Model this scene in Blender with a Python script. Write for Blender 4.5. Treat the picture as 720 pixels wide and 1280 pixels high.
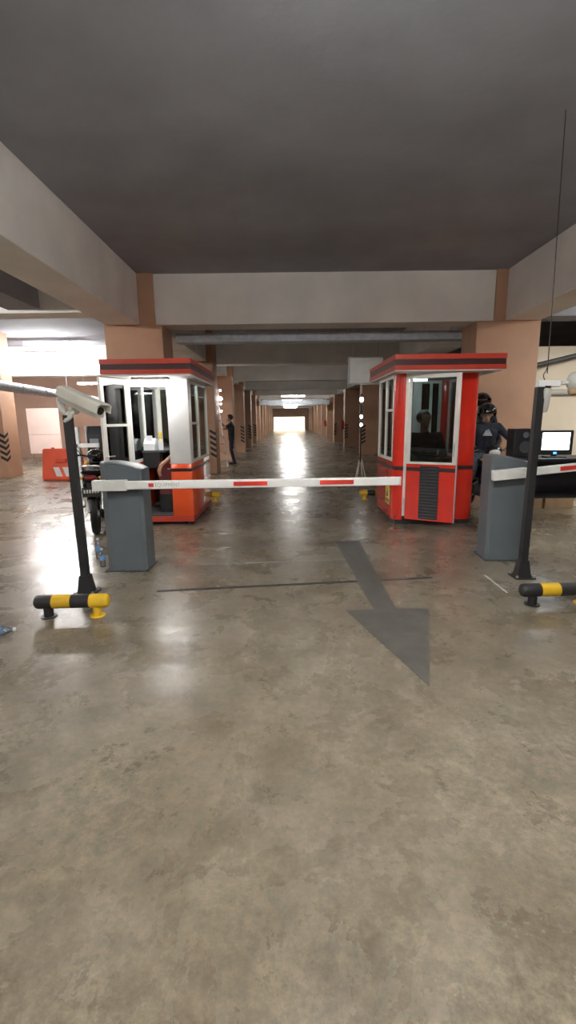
import bpy, bmesh, math, random
import numpy as np
from mathutils import Vector, Matrix

random.seed(4)
R = math.radians
V = Vector
for _o in list(bpy.data.objects):
    bpy.data.objects.remove(_o)
SC = bpy.context.scene
COL = SC.collection

# ------------------------------------------------------------------ camera, world, exposure
FPX, CAM_H = 582.0, 1.5
PITCH, ROLL = math.atan(115 / FPX), R(0.7)
cd = bpy.data.cameras.new('camera')
cd.sensor_fit = 'VERTICAL'
cd.sensor_height = 36.0
cd.lens = 36.0 * FPX / 1280.0
cd.clip_end = 400
cam = bpy.data.objects.new('camera', cd)
COL.objects.link(cam)
cam.matrix_world = Matrix.Translation((0, 0, CAM_H)) @ Matrix.Rotation(math.pi / 2 - PITCH, 4, 'X') @ Matrix.Rotation(-ROLL, 4, 'Z')
SC.camera = cam

w = bpy.data.worlds.new('daylight')
SC.world = w
w.use_nodes = True
_bg = w.node_tree.nodes['Background']
_bg.inputs['Color'].default_value = (1.0, 0.97, 0.88, 1)
_bg.inputs['Strength'].default_value = 3.5

SC.view_settings.view_transform = 'Standard'
SC.view_settings.look = 'None'
SC.view_settings.gamma = 1.0
SC.view_settings.use_curve_mapping = False
SC.view_settings.exposure = 1.15
LAMP = 1.0          # common factor on the luminaires


def ray(px, py):
    u, v = (px - 360) / FPX, (640 - py) / FPX
    c, s = math.cos(ROLL), math.sin(ROLL)
    u, v = u * c + v * s, -u * s + v * c
    return u, math.cos(PITCH) + v * math.sin(PITCH), -math.sin(PITCH) + v * math.cos(PITCH)


def fl(px, py, z=0.0):
    r = ray(px, py); t = (z - CAM_H) / r[2]
    return V((r[0] * t, r[1] * t, z))


def at(px, py, Y):
    r = ray(px, py); t = Y / r[1]
    return V((r[0] * t, Y, CAM_H + r[2] * t))


# ------------------------------------------------------------------ materials
MATS = {}


def mat(name, col, rough=0.6, metal=0.0, var=0.12, scale=6.0, bump=0.0, bscale=40.0, spec=0.5, emit=None, estr=0.0, coat=0.0):
    m = bpy.data.materials.new(name); m.use_nodes = True
    nt = m.node_tree; b = nt.nodes['Principled BSDF']
    b.inputs['Roughness'].default_value = rough
    b.inputs['Metallic'].default_value = metal
    b.inputs['Specular IOR Level'].default_value = spec
    b.inputs['Coat Weight'].default_value = coat
    tc = nt.nodes.new('ShaderNodeTexCoord')
    if var > 0:
        n = nt.nodes.new('ShaderNodeTexNoise'); n.inputs['Scale'].default_value = scale; n.inputs['Detail'].default_value = 5
        nt.links.new(tc.outputs['Object'], n.inputs['Vector'])
        r = nt.nodes.new('ShaderNodeValToRGB')
        r.color_ramp.elements[0].position = 0.3; r.color_ramp.elements[1].position = 0.7
        r.color_ramp.elements[0].color = (*[c * (1 - var) for c in col], 1)
        r.color_ramp.elements[1].color = (*[min(1, c * (1 + var)) for c in col], 1)
        nt.links.new(n.outputs['Fac'], r.inputs['Fac']); nt.links.new(r.outputs['Color'], b.inputs['Base Color'])
    else:
        b.inputs['Base Color'].default_value = (*col, 1)
    if bump > 0:
        n2 = nt.nodes.new('ShaderNodeTexNoise'); n2.inputs['Scale'].default_value = bscale; n2.inputs['Detail'].default_value = 4
        nt.links.new(tc.outputs['Object'], n2.inputs['Vector'])
        bp = nt.nodes.new('ShaderNodeBump'); bp.inputs['Strength'].default_value = bump; bp.inputs['Distance'].default_value = 0.02
        nt.links.new(n2.outputs['Fac'], bp.inputs['Height']); nt.links.new(bp.outputs['Normal'], b.inputs['Normal'])
    if emit:
        b.inputs['Emission Color'].default_value = (*emit, 1); b.inputs['Emission Strength'].default_value = estr
    MATS[name] = m
    return m


def glass_mat(name, tint, refl=1.0, rough=0.02):
    m = bpy.data.materials.new(name); m.use_nodes = True
    nt = m.node_tree; nt.nodes.clear()
    o = nt.nodes.new('ShaderNodeOutputMaterial'); mx = nt.nodes.new('ShaderNodeMixShader')
    t = nt.nodes.new('ShaderNodeBsdfTransparent'); t.inputs['Color'].default_value = (*tint, 1)
    g = nt.nodes.new('ShaderNodeBsdfGlossy'); g.inputs['Roughness'].default_value = rough
    f = nt.nodes.new('ShaderNodeFresnel'); f.inputs['IOR'].default_value = 1.5
    mu = nt.nodes.new('ShaderNodeMath'); mu.operation = 'MULTIPLY'; mu.inputs[1].default_value = refl; mu.use_clamp = True
    nt.links.new(f.outputs[0], mu.inputs[0]); nt.links.new(mu.outputs[0], mx.inputs[0])
    nt.links.new(t.outputs[0], mx.inputs[1]); nt.links.new(g.outputs[0], mx.inputs[2]); nt.links.new(mx.outputs[0], o.inputs['Surface'])
    MATS[name] = m
    return m


def floor_mat():
    m = bpy.data.materials.new('polished_concrete'); m.use_nodes = True
    nt = m.node_tree; b = nt.nodes['Principled BSDF']; L = nt.links.new
    tc = nt.nodes.new('ShaderNodeTexCoord')

    def noise(s, d=6, rg=0.6, dist=0.0, vec=None):
        n = nt.nodes.new('ShaderNodeTexNoise'); n.inputs['Scale'].default_value = s; n.inputs['Detail'].default_value = d
        n.inputs['Roughness'].default_value = rg; n.inputs['Distortion'].default_value = dist
        L(vec or tc.outputs['Object'], n.inputs['Vector']); return n.outputs['Fac']

    def ramp(src, p0, c0, p1, c1):
        r = nt.nodes.new('ShaderNodeValToRGB'); e = r.color_ramp.elements
        e[0].position, e[1].position = p0, p1
        e[0].color, e[1].color = (*c0, 1), (*c1, 1)
        L(src, r.inputs['Fac']); return r.outputs['Color']

    def mix(kind, fac, a, c):
        x = nt.nodes.new('ShaderNodeMix'); x.data_type = 'RGBA'; x.blend_type = kind
        if isinstance(fac, float): x.inputs['Factor'].default_value = fac
        else: L(fac, x.inputs['Factor'])
        L(a, x.inputs[6]); L(c, x.inputs[7]); return x.outputs[2]
    base = ramp(noise(0.55, 5), 0.35, (0.215, 0.178, 0.122), 0.68, (0.31, 0.282, 0.228))
    mid = ramp(noise(3.1, 8, 0.7, 0.4), 0.33, (0.55, 0.52, 0.46), 0.62, (1.05, 1.03, 1.0))
    c = mix('MULTIPLY', 0.75, base, mid)
    fine = ramp(noise(24, 6, 0.8), 0.34, (0.55, 0.55, 0.54), 0.62, (1.15, 1.15, 1.15))
    c = mix('MULTIPLY', 0.75, c, fine)
    # dark oily stains with ragged outlines
    st = ramp(noise(1.25, 10, 0.82, 0.3), 0.52, (1, 1, 1), 0.74, (0.36, 0.37, 0.38))
    c = mix('MULTIPLY', 0.75, c, st)
    gr = ramp(noise(7.0, 10, 0.85, 0.2), 0.42, (0.62, 0.63, 0.64), 0.60, (1.12, 1.12, 1.12))
    c = mix('MULTIPLY', 0.6, c, gr)
    L(c, b.inputs['Base Color'])
    rr = nt.nodes.new('ShaderNodeMapRange')
    rr.inputs['From Min'].default_value = 0.3; rr.inputs['From Max'].default_value = 0.72
    rr.inputs['To Min'].default_value = 0.16; rr.inputs['To Max'].default_value = 0.42
    L(noise(1.7, 7, 0.7, 0.3), rr.inputs['Value']); L(rr.outputs['Result'], b.inputs['Roughness'])
    b.inputs['Specular IOR Level'].default_value = 0.55
    bp = nt.nodes.new('ShaderNodeBump'); bp.inputs['Strength'].default_value = 0.10; bp.inputs['Distance'].default_value = 0.02
    L(noise(9, 6, 0.65), bp.inputs['Height']); L(bp.outputs['Normal'], b.inputs['Normal'])
    return m


M_FLOOR = floor_mat()
mat('column_tan', (0.47, 0.275, 0.175), 0.6, var=0.10, scale=1.6, bump=0.08)
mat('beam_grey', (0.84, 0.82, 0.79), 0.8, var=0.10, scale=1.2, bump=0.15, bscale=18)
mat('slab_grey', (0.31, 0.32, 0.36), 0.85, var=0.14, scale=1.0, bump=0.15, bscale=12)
mat('wall_cream', (0.74, 0.66, 0.52), 0.7, var=0.06, scale=1.2)
mat('wall_tan', (0.36, 0.22, 0.165), 0.7, var=0.10, scale=1.0)
mat('black_paint', (0.016, 0.016, 0.018), 0.5, var=0.2)
mat('yellow_paint', (0.72, 0.45, 0.02), 0.45, var=0.12)
mat('stripe_yellow', (0.62, 0.44, 0.16), 0.6, var=0.15)
mat('galvanised', (0.52, 0.57, 0.63), 0.6, metal=0.4, var=0.15, scale=9)
mat('gate_grey', (0.105, 0.125, 0.140), 0.42, var=0.06, scale=4)
mat('gate_dark', (0.05, 0.055, 0.06), 0.5, var=0.1)
mat('arm_white', (0.82, 0.83, 0.82), 0.35, var=0.04)
mat('sleeve_white', (0.70, 0.71, 0.69), 0.4, var=0.07, scale=12)
mat('sticker_red', (0.62, 0.045, 0.03), 0.3, var=0.1)
mat('letter_grey', (0.40, 0.42, 0.41), 0.5, var=0.0)
mat('booth_red', (0.66, 0.030, 0.016), 0.20, var=0.05, coat=0.5)
mat('booth_orange', (0.80, 0.085, 0.012), 0.25, var=0.05, coat=0.4)
mat('fascia_red', (0.50, 0.055, 0.032), 0.3, var=0.08)
mat('stripe_dark', (0.050, 0.018, 0.020), 0.35, var=0.1)
mat('white_enamel', (0.80, 0.80, 0.80), 0.3, var=0.03)
mat('white_frame', (0.78, 0.77, 0.72), 0.35, var=0.05)
mat('dark_plinth', (0.03, 0.03, 0.032), 0.6, var=0.2)
mat('interior_dark', (0.06, 0.065, 0.07), 0.6, var=0.15)
mat('soffit_white', (0.70, 0.70, 0.68), 0.5, var=0.04)
mat('louvre_dark', (0.045, 0.045, 0.05), 0.4, var=0.1)
mat('notice_yellow', (0.70, 0.62, 0.12), 0.5, var=0.25, scale=14)
mat('maroon', (0.115, 0.020, 0.026), 0.4, var=0.12)
mat('printer_white', (0.75, 0.77, 0.78), 0.45, var=0.05)
mat('steel', (0.62, 0.62, 0.62), 0.3, metal=0.9, var=0.05)
mat('aluminium', (0.75, 0.75, 0.76), 0.35, metal=0.7, var=0.05)
mat('rubber', (0.012, 0.012, 0.013), 0.75, var=0.2)
mat('black_plastic', (0.018, 0.019, 0.022), 0.35, var=0.15)
mat('black_gloss', (0.012, 0.012, 0.014), 0.12, var=0.1, coat=0.5)
mat('cctv_beige', (0.60, 0.60, 0.53), 0.4, var=0.06)
mat('conduit_grey', (0.47, 0.48, 0.45), 0.5, var=0.08)
mat('lens_black', (0.01, 0.01, 0.012), 0.08, var=0.0)
mat('plastic_orange', (0.75, 0.085, 0.025), 0.45, var=0.10, scale=3)
mat('plastic_white', (0.80, 0.76, 0.73), 0.45, var=0.06)
mat('board_pink', (0.86, 0.68, 0.62), 0.6, var=0.06, scale=2)
mat('cardboard', (0.42, 0.29, 0.17), 0.8, var=0.15, scale=5)
mat('tail_red', (0.16, 0.006, 0.006), 0.2, var=0.0)
mat('amber', (0.7, 0.3, 0.02), 0.2, var=0.0)
mat('headlight', (0.75, 0.78, 0.8), 0.1, var=0.0)
mat('screen_white', (0.9, 0.95, 1.0), 0.3, var=0.0, emit=(0.85, 0.93, 1.0), estr=3.0)
mat('led_blue', (0.05, 0.2, 0.8), 0.3, var=0.0, emit=(0.05, 0.25, 1.0), estr=2.0)
mat('skin', (0.36, 0.20, 0.13), 0.5, var=0.06, scale=20)
mat('hair', (0.012, 0.010, 0.009), 0.5, var=0.2, scale=40)
mat('cloth_black', (0.014, 0.015, 0.018), 0.8, var=0.25, scale=14)
mat('cloth_navy', (0.018, 0.023, 0.038), 0.8, var=0.25, scale=14)
mat('denim', (0.10, 0.13, 0.18), 0.85, var=0.2, scale=20)
mat('cloth_grey', (0.035, 0.04, 0.045), 0.8, var=0.2, scale=14)
mat('shoe', (0.02, 0.02, 0.02), 0.5, var=0.2)
mat('shirt_print', (0.42, 0.44, 0.48), 0.7, var=0.2, scale=30)
mat('eye_white', (0.7, 0.7, 0.68), 0.2, var=0.0)
mat('arrow_paint', (0.088, 0.085, 0.075), 0.5, var=0.22, scale=9, bump=0.1)
mat('groove_dark', (0.022, 0.020, 0.018), 0.8, var=0.3, scale=9)
mat('joint_pale', (0.33, 0.32, 0.29), 0.55, var=0.25, scale=12)
mat('chalk_white', (0.66, 0.66, 0.62), 0.7, var=0.25, scale=20)
mat('bottle_blue', (0.16, 0.36, 0.72), 0.35, var=0.1)
mat('sign_white', (0.75, 0.77, 0.74), 0.4, var=0.06)
mat('sign_frame', (0.42, 0.44, 0.44), 0.45, var=0.08)
mat('tube_on', (1, 1, 1), 0.5, var=0.0, emit=(1.0, 0.97, 0.92), estr=75.0 * LAMP)
mat('tube_aisle', (1, 1, 1), 0.5, var=0.0, emit=(1.0, 0.98, 0.94), estr=90.0 * LAMP)
mat('tube_weak', (1, 1, 1), 0.5, var=0.0, emit=(1.0, 0.96, 0.90), estr=12.0 * LAMP)
mat('tube_front', (1, 1, 1), 0.5, var=0.0, emit=(1.0, 0.97, 0.92), estr=84.0 * LAMP)
mat('tube_glare', (1, 1, 1), 0.5, var=0.0, emit=(1.0, 0.98, 0.96), estr=170.0 * LAMP)
mat('tube_booth', (1, 1, 1), 0.5, var=0.0, emit=(1.0, 0.98, 0.95), estr=60.0 * LAMP)
mat('bulb_on', (1, 1, 1), 0.5, var=0.0, emit=(0.95, 0.98, 1.0), estr=14.0)
glass_mat('booth_glass', (0.60, 0.68, 0.68), 1.6)
glass_mat('dark_glass', (0.42, 0.50, 0.50), 1.6)
glass_mat('pet_clear', (0.95, 0.97, 0.98), 3.0, 0.15)
glass_mat('visor_smoke', (0.16, 0.17, 0.19), 2.0)


# ------------------------------------------------------------------ geometry helpers (all in world metres)
def BM():
    return bmesh.new()


def box(bm, x0, x1, y0, y1, z0, z1, bev=0.0, M=None):
    vs = [bm.verts.new((x, y, z)) for x in (x0, x1) for y in (y0, y1) for z in (z0, z1)]
    fs = [bm.faces.new([vs[i] for i in q]) for q in ((0, 1, 3, 2), (4, 6, 7, 5), (0, 4, 5, 1), (2, 3, 7, 6), (0, 2, 6, 4), (1, 5, 7, 3))]
    out = vs
    if bev:
        es = list({e for f in fs for e in f.edges})
        r = bmesh.ops.bevel(bm, geom=es, offset=bev, segments=2, affect='EDGES', profile=0.5)
        out = list({v for f in r['faces'] for v in f.verts})
        # bevel keeps only its own faces; collect the flat ones too
        seen = set(out)
        for v in list(out):
            for f in v.link_faces:
                for u in f.verts:
                    seen.add(u)
        out = list(seen)
    if M is not None:
        bmesh.ops.transform(bm, matrix=M, verts=out)
    return bm


def prism(bm, poly, a, b, axis='z', M=None):
    def P(p, h):
        return {'z': (p[0], p[1], h), 'y': (p[0], h, p[1]), 'x': (h, p[0], p[1])}[axis]
    lo = [bm.verts.new(P(p, a)) for p in poly]; hi = [bm.verts.new(P(p, b)) for p in poly]
    n = len(poly)
    bm.faces.new(lo[::-1]); bm.faces.new(hi)
    for i in range(n):
        bm.faces.new((lo[i], lo[(i + 1) % n], hi[(i + 1) % n], hi[i]))
    if M is not None:
        bmesh.ops.transform(bm, matrix=M, verts=lo + hi)
    return bm


def frame_of(d):
    d = d.normalized()
    a = V((0, 0, 1)) if abs(d.z) < 0.9 else V((1, 0, 0))
    x = d.cross(a).normalized(); y = d.cross(x).normalized()
    return x, y


def cyl(bm, p, q, r0, r1=None, seg=14, caps=True):
    p, q = V(p), V(q); r1 = r0 if r1 is None else r1
    x, y = frame_of(q - p)
    A, B = [], []
    for i in range(seg):
        a = 2 * math.pi * i / seg; o = x * math.cos(a) + y * math.sin(a)
        A.append(bm.verts.new(p + o * r0)); B.append(bm.verts.new(q + o * r1))
    for i in range(seg):
        bm.faces.new((A[i], A[(i + 1) % seg], B[(i + 1) % seg], B[i]))
    if caps:
        bm.faces.new(A[::-1]); bm.faces.new(B)
    return bm


def tube(bm, pts, r, seg=8, smooth=4):
    pts = [V(p) for p in pts]
    if smooth and len(pts) > 2:
        out = []
        for i in range(len(pts) - 1):
            p0, p1, p2, p3 = pts[max(i - 1, 0)], pts[i], pts[i + 1], pts[min(i + 2, len(pts) - 1)]
            for k in range(smooth):
                t = k / smooth
                out.append(0.5 * ((2 * p1) + (p2 - p0) * t + (2 * p0 - 5 * p1 + 4 * p2 - p3) * t * t + (3 * p1 - p0 - 3 * p2 + p3) * t ** 3))
        pts = out + [pts[-1]]
    rings = []
    d0 = (pts[1] - pts[0]).normalized(); x, y = frame_of(d0)
    for i, p in enumerate(pts):
        d = (pts[min(i + 1, len(pts) - 1)] - pts[max(i - 1, 0)]).normalized()
        x = (x - d * x.dot(d)).normalized(); y = d.cross(x)
        rings.append([bm.verts.new(p + (x * math.cos(2 * math.pi * k / seg) + y * math.sin(2 * math.pi * k / seg)) * r) for k in range(seg)])
    for a, b in zip(rings, rings[1:]):
        for k in range(seg):
            bm.faces.new((a[k], a[(k + 1) % seg], b[(k + 1) % seg], b[k]))
    bm.faces.new(rings[0][::-1]); bm.faces.new(rings[-1])
    return bm


def lathe(bm, prof, c=(0, 0, 0), axis=None, seg=20):
    """prof: (radius, height) pairs along axis (default up) from c."""
    c = V(c); d = V(axis or (0, 0, 1)).normalized(); x, y = frame_of(d)
    rings = [[bm.verts.new(c + d * h + (x * math.cos(2 * math.pi * k / seg) + y * math.sin(2 * math.pi * k / seg)) * max(r, 1e-4)) for k in range(seg)] for r, h in prof]
    for a, b in zip(rings, rings[1:]):
        for k in range(seg):
            bm.faces.new((a[k], a[(k + 1) % seg], b[(k + 1) % seg], b[k]))
    bm.faces.new(rings[0][::-1]); bm.faces.new(rings[-1])
    return bm


def ell(bm, c, r, M=None, u=16, v=10):
    T = Matrix.Translation(V(c)) @ (M.to_4x4() if M is not None else Matrix.Identity(4)) @ Matrix.Diagonal((*r, 1))
    bmesh.ops.create_uvsphere(bm, u_segments=u, v_segments=v, radius=1.0, matrix=T)
    return bm


def torus(bm, c, axis, R0, r0, seg=28, s2=10):
    c = V(c); d = V(axis).normalized(); x, y = frame_of(d)
    rings = []
    for i in range(seg):
        a = 2 * math.pi * i / seg; o = x * math.cos(a) + y * math.sin(a)
        rings.append([bm.verts.new(c + o * (R0 + r0 * math.cos(2 * math.pi * k / s2)) + d * r0 * math.sin(2 * math.pi * k / s2)) for k in range(s2)])
    for i in range(seg):
        a, b = rings[i], rings[(i + 1) % seg]
        for k in range(s2):
            bm.faces.new((a[k], a[(k + 1) % s2], b[(k + 1) % s2], b[k]))
    return bm


def root_of(o):
    while o.parent:
        o = o.parent
    return o


def part(name, bm, m, parent=None, smooth=False, label=None, M=None):
    """One mesh object; geometry is given in world metres (or in the frame M of its thing)."""
    if M is not None:
        bmesh.ops.transform(bm, matrix=M, verts=bm.verts)
    bmesh.ops.recalc_face_normals(bm, faces=bm.faces)
    if parent is not None:
        bmesh.ops.translate(bm, vec=-root_of(parent).location, verts=bm.verts)
    me = bpy.data.meshes.new(name)
    bm.to_mesh(me); bm.free()
    if smooth:
        for p in me.polygons:
            p.use_smooth = True
        me.set_sharp_from_angle(angle=R(38))
    me.materials.append(MATS[m] if isinstance(m, str) else m)
    o = bpy.data.objects.new(name, me)
    COL.objects.link(o)
    if parent is not None:
        o.parent = parent
    if label:
        o['label'] = label
    return o


def tag(o, label, cat=None, group=None, kind=None):
    o['label'] = label
    if cat: o['category'] = cat
    if group: o['group'] = group
    if kind: o['kind'] = kind
    return o


def thing(name, label, cat, loc, group=None, kind=None):
    o = bpy.data.objects.new(name, None)
    COL.objects.link(o)
    o.location = loc; o.empty_display_size = 0.1
    return tag(o, label, cat, group, kind)


def struct(name, bm, m, label, cat=None, parent=None):
    o = part(name, bm, m, parent)
    if parent is None:
        tag(o, label, cat or name.split('_')[0], kind='structure')
    return o


def copy_tree(o, parent=None):
    c = o.copy(); COL.objects.link(c); c.parent = parent
    for ch in list(o.children):
        copy_tree(ch, c)
    return c


ORD = 'first second third fourth fifth sixth seventh eighth ninth tenth eleventh twelfth thirteenth fourteenth fifteenth'.split()

# ------------------------------------------------------------------ the shell of the garage
XL, XR, Y0, Y1 = -15.0, 12.0, -9.0, 72.0
ZS, ZB = 3.95, 3.13                # slab, beam soffit
floor = struct('floor', box(BM(), XL - .3, XR + .3, Y0 - .3, Y1 + .3, -0.2, 0), M_FLOOR, 'smooth stained concrete floor of the parking garage')
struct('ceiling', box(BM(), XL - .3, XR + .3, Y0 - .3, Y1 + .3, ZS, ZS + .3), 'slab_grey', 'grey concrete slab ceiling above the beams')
struct('wall_left', box(BM(), XL - .3, XL, Y0, Y1, 0, ZS), 'wall_tan', 'tan painted wall along the outer side of the bay with the orange barriers')
struct('wall_right', box(BM(), XR, XR + .3, Y0, Y1, 0, ZS), 'wall_tan', 'tan painted wall along the outer side of the bay behind the desk')
struct('wall_front', box(BM(), XL - .3, XR + .3, Y0 - .3, Y0, 0, ZS), 'wall_tan', 'tan wall behind the photographer closing the garage')
OX0, OX1, OZ = -2.0, 2.7, 1.95
bm = BM()
box(bm, XL - .3, OX0, Y1, Y1 + .3, 0, ZS); box(bm, OX1, XR + .3, Y1, Y1 + .3, 0, ZS); box(bm, OX0, OX1, Y1, Y1 + .3, OZ, ZS)
struct('wall_back', bm, 'wall_tan', 'far end wall pierced by the bright exit opening')
struct('ground', box(BM(), -14, 14, Y1 + .3, Y1 + 16, -0.2, -0.004), 'wall_cream', 'pale sunlit forecourt beyond the far exit opening')
struct('wall_outside', box(BM(), -14, 14, Y1 + 9, Y1 + 9.3, -0.004, 4.2), 'wall_cream', 'cream boundary wall in daylight beyond the far exit')
struct('wall_left_bay', box(BM(), XL, -3.4, 21.0, 21.25, 0, ZS), 'wall_tan', 'tan cross wall behind the orange plastic barriers')
struct('wall_right_bay', box(BM(), 4.62, XR, 10.6, 10.8, 0, 3.0), 'wall_cream', 'cream cross wall behind the desk with the lit screen')

# marks on the floor
def flat(name, pts, m, z=0.002):
    bm = BM()
    prism(bm, [(p[0], p[1]) for p in pts], 0.0002, z)
    o = part(name, bm, m, floor)
    return o
flat('arrow_marking', [fl(*p) for p in ((419, 677), (449, 676), (495, 761), (537, 760), (537, 858), (432, 763), (467, 762))], 'arrow_paint')
def strip(name, p, q, wd, m, z=0.002):
    p, q = fl(*p), fl(*q); d = (q - p).normalized(); n = V((-d.y, d.x, 0)) * wd / 2
    return flat(name, [p + n, q + n, q - n, p - n], m, z)
strip('floor_groove', (196, 739), (540, 722), 0.045, 'groove_dark', 0.0015)
strip('floor_joint', (248, 706), (440, 699), 0.03, 'joint_pale', 0.0012)
strip('chalk_line', (606, 719), (634, 741), 0.014, 'chalk_white')

# columns
CW = 1.0
def hazard(parent, x, y, face, z0=0.45, n=5):
    """yellow corner strip with black slashes; face 'f' (towards -y) or 's' (aisle side, normal sign in x)."""
    h = 0.16; wd = 0.17
    for k in range(n):
        z = z0 + k * h
        sl = [(0, z + .10), (wd, z), (wd, z + h * .5), (0, z + .10 + h * .5)]
        bm = BM()
        if face == 'fr': prism(bm, [(x - wd + p[0], p[1]) for p in sl], y - .004, y, 'y')
        elif face == 'fl': prism(bm, [(x + wd - p[0], p[1]) for p in sl], y - .004, y, 'y')
        elif face == 'sr': prism(bm, [(y + wd - p[0], p[1]) for p in sl], x, x + .004, 'x')
        elif face == 'sl': prism(bm, [(y + wd - p[0], p[1]) for p in sl], x - .004, x, 'x')
        part('hazard_stripe', bm, 'black_paint', parent)

def column(x0, x1, y, label, side, dep=0.7, upper=None):
    c = thing('column', label, 'column', ((x0 + x1) / 2, y + dep / 2, 0), kind='structure')
    bm = BM(); box(bm, x0, x1, y, y + dep, 0, ZB, 0.012)
    part('shaft', bm, 'column_tan', c)
    u = upper or (x0, x1)
    part('column_head', box(BM(), u[0], u[1], y + .01, y + dep - .01, ZB, ZS), 'column_tan', c)
    if y < 34:
        if side == 'l':
            hazard(c, x1, y, 'fr'); hazard(c, x1, y, 'sr')
        else:
            hazard(c, x0, y, 'fl'); hazard(c, x0, y, 'sl')
    return c

LI, RI = -2.12, 3.28
YL = [8.45] + [13.5 + 4.5 * k for k in range(13)]
YR = [8.45 + 5.9 * k for k in range(11)]
for k, y in enumerate(YL):
    x0, x1 = (LI - CW, LI) if k == 0 else (LI + .08 - CW, LI + .08)
    column(x0, x1, y, 'tan column behind the booth with the open doorway, first of its row' if k == 0 else
           f'{ORD[k]} tan column along the aisle row behind the white and orange booth', 'l', upper=(x0, x1 - .12) if k == 0 else None)
for k, y in enumerate(YR):
    x0, x1 = (RI, RI + 1.1) if k == 0 else (RI - .08, RI - .08 + 1.0)
    column(x0, x1, y, 'tan column behind the helmeted riders, first of its row' if k == 0 else
           f'{ORD[k]} tan column along the aisle row behind the red booth', 'r', upper=(x0 + .3, x1) if k == 0 else None)
column(-8.75, -7.78, 13.0, 'tan column with black slashes in front of the pink board', 'l')
column(-8.75, -7.78, 4.0, 'tan column of the outer row beside the bay of orange barriers', 'l')
column(8.0, 9.0, 8.45, 'tan column of the outer row beyond the desk', 'r')

# beams
def beam(x0, x1, y0, y1, label, z0=ZB, m='beam_grey', name='beam'):
    return struct(name, box(BM(), x0, x1, y0, y1, z0, ZS, 0.01), m, label, 'beam')
beam(LI - .12, RI + .3, 8.5, 9.0, 'pale cross beam between the first two tan columns')
beam(LI - .12, RI + .3, 0.2, 0.7, 'pale cross beam overhead above the photographer')
beam(-3.08, -2.5, Y0, 8.45, 'deep lengthwise beam running forward from the column behind the open booth')
beam(3.76, 4.36, Y0, 8.45, 'deep lengthwise beam running forward from the column behind the riders')
beam(LI - CW + .1, LI - .1, 9.15, Y1, 'lengthwise beam over the column row behind the white and orange booth')
beam(RI + .05, RI + .85, 9.15, Y1, 'lengthwise beam over the column row behind the red booth')
for k, y in enumerate(YR[1:]):
    beam(LI - .1, RI + .05, y, y + .45, f'{ORD[k + 1]} cross beam over the aisle counted from the booths')
beam(XL, LI - CW + .1, 15.9, 16.4, 'brightly lit cross beam behind the hanging lamp of the barrier bay', 3.02)
beam(XL, -3.08, 8.5, 8.95, 'cross beam of the barrier bay in line with the first columns', 3.35)
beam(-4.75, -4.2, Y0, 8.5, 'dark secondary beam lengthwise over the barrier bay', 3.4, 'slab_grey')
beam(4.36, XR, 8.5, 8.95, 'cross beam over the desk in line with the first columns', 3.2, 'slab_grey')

# tray, ducts
t = thing('cable_tray', 'pale galvanised cable tray crossing below the first cross beam', 'cable tray', (0.6, 9.5, 2.98))
bm = BM(); box(bm, LI + .02, RI + .4, 9.36, 9.372, 2.98, 3.14)
part('side_rail', bm, 'galvanised', t)
bm = BM(); box(bm, LI + .02, RI + .4, 9.638, 9.65, 2.98, 3.14)
part('side_rail', bm, 'galvanised', t)
bm = BM(); box(bm, LI + .02, RI + .4, 9.372, 9.638, 2.98, 2.99)
part('tray_bottom', bm, 'galvanised', t)
for i in range(6):
    x = -1.8 + i * 1.0
    bm = BM(); cyl(bm, (x, 9.5, 2.99), (x, 9.5, ZS), .008, seg=6)
    part('hanger_rod', bm, 'steel', t)
t = thing('air_duct', 'bluish galvanised round duct sloping past the outer column', 'duct', (-7.2, 15, 2.4))
p, q = V((-6.35, 9.1, 2.36)), V((-7.75, 20.95, 2.36))
bm = BM(); cyl(bm, p, q, .12, seg=20, caps=False); part('pipe', bm, 'galvanised', t, True)
for i in range(9):
    a = p.lerp(q, i / 8.0); d = (q - p).normalized()
    bm = BM(); cyl(bm, a - d * .02, a + d * .02, .131, seg=20); part('flange', bm, 'galvanised', t, True)
for i in (1, 4, 7):
    a = p.lerp(q, i / 8.0 + .05); bm = BM(); cyl(bm, a + V((0, 0, .14)), (a.x, a.y, ZS), .01, seg=6); part('hanger_rod', bm, 'steel', t)
t = thing('air_duct', 'galvanised rectangular duct crossing the aisle beneath the distant lamps', 'duct', (0.6, 36, 2.6))
part('duct_body', box(BM(), LI + .08, RI - .08, 35.6, 36.1, 2.62, 2.93, .01), 'galvanised', t)
for i in range(4):
    x = -1.4 + i * 1.35
    bm = BM(); cyl(bm, (x, 35.85, 2.93), (x, 35.85, ZS), .012, seg=6); part('hanger_rod', bm, 'steel', t)

# lamps
def lamp(x, y, z, ln, label, axis='x', m='tube_on', wd=.16):
    t = thing('ceiling_lamp', label, 'lamp', (x, y, z), 'fluorescent ceiling lamps')
    hx, hy = (ln / 2, wd / 2) if axis == 'x' else (wd / 2, ln / 2)
    part('housing', box(BM(), x - hx, x + hx, y - hy, y + hy, z + .05, z + .10, .006), 'white_enamel', t)
    for s in (-1, 1):
        bm = BM(); o = s * wd * .27
        a, b = ((x - hx + .02, y + o, z + .02), (x + hx - .02, y + o, z + .02)) if axis == 'x' else ((x + o, y - hy + .02, z + .02), (x + o, y + hy - .02, z + .02))
        cyl(bm, a, b, .022, seg=10); part('tube', bm, m, t, True)
    for s in (-1, 1):
        px, py = (x + s * hx * .7, y) if axis == 'x' else (x, y + s * hy * .7)
        bm = BM(); cyl(bm, (px, py, z + .09), (px, py, ZS), .008, seg=6); part('hanger_rod', bm, 'steel', t)
    return t
lamp(-7.15, 14.6, 3.50, 2.0, 'glaring lamp before the brightly lit cross beam', m='tube_glare')
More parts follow.
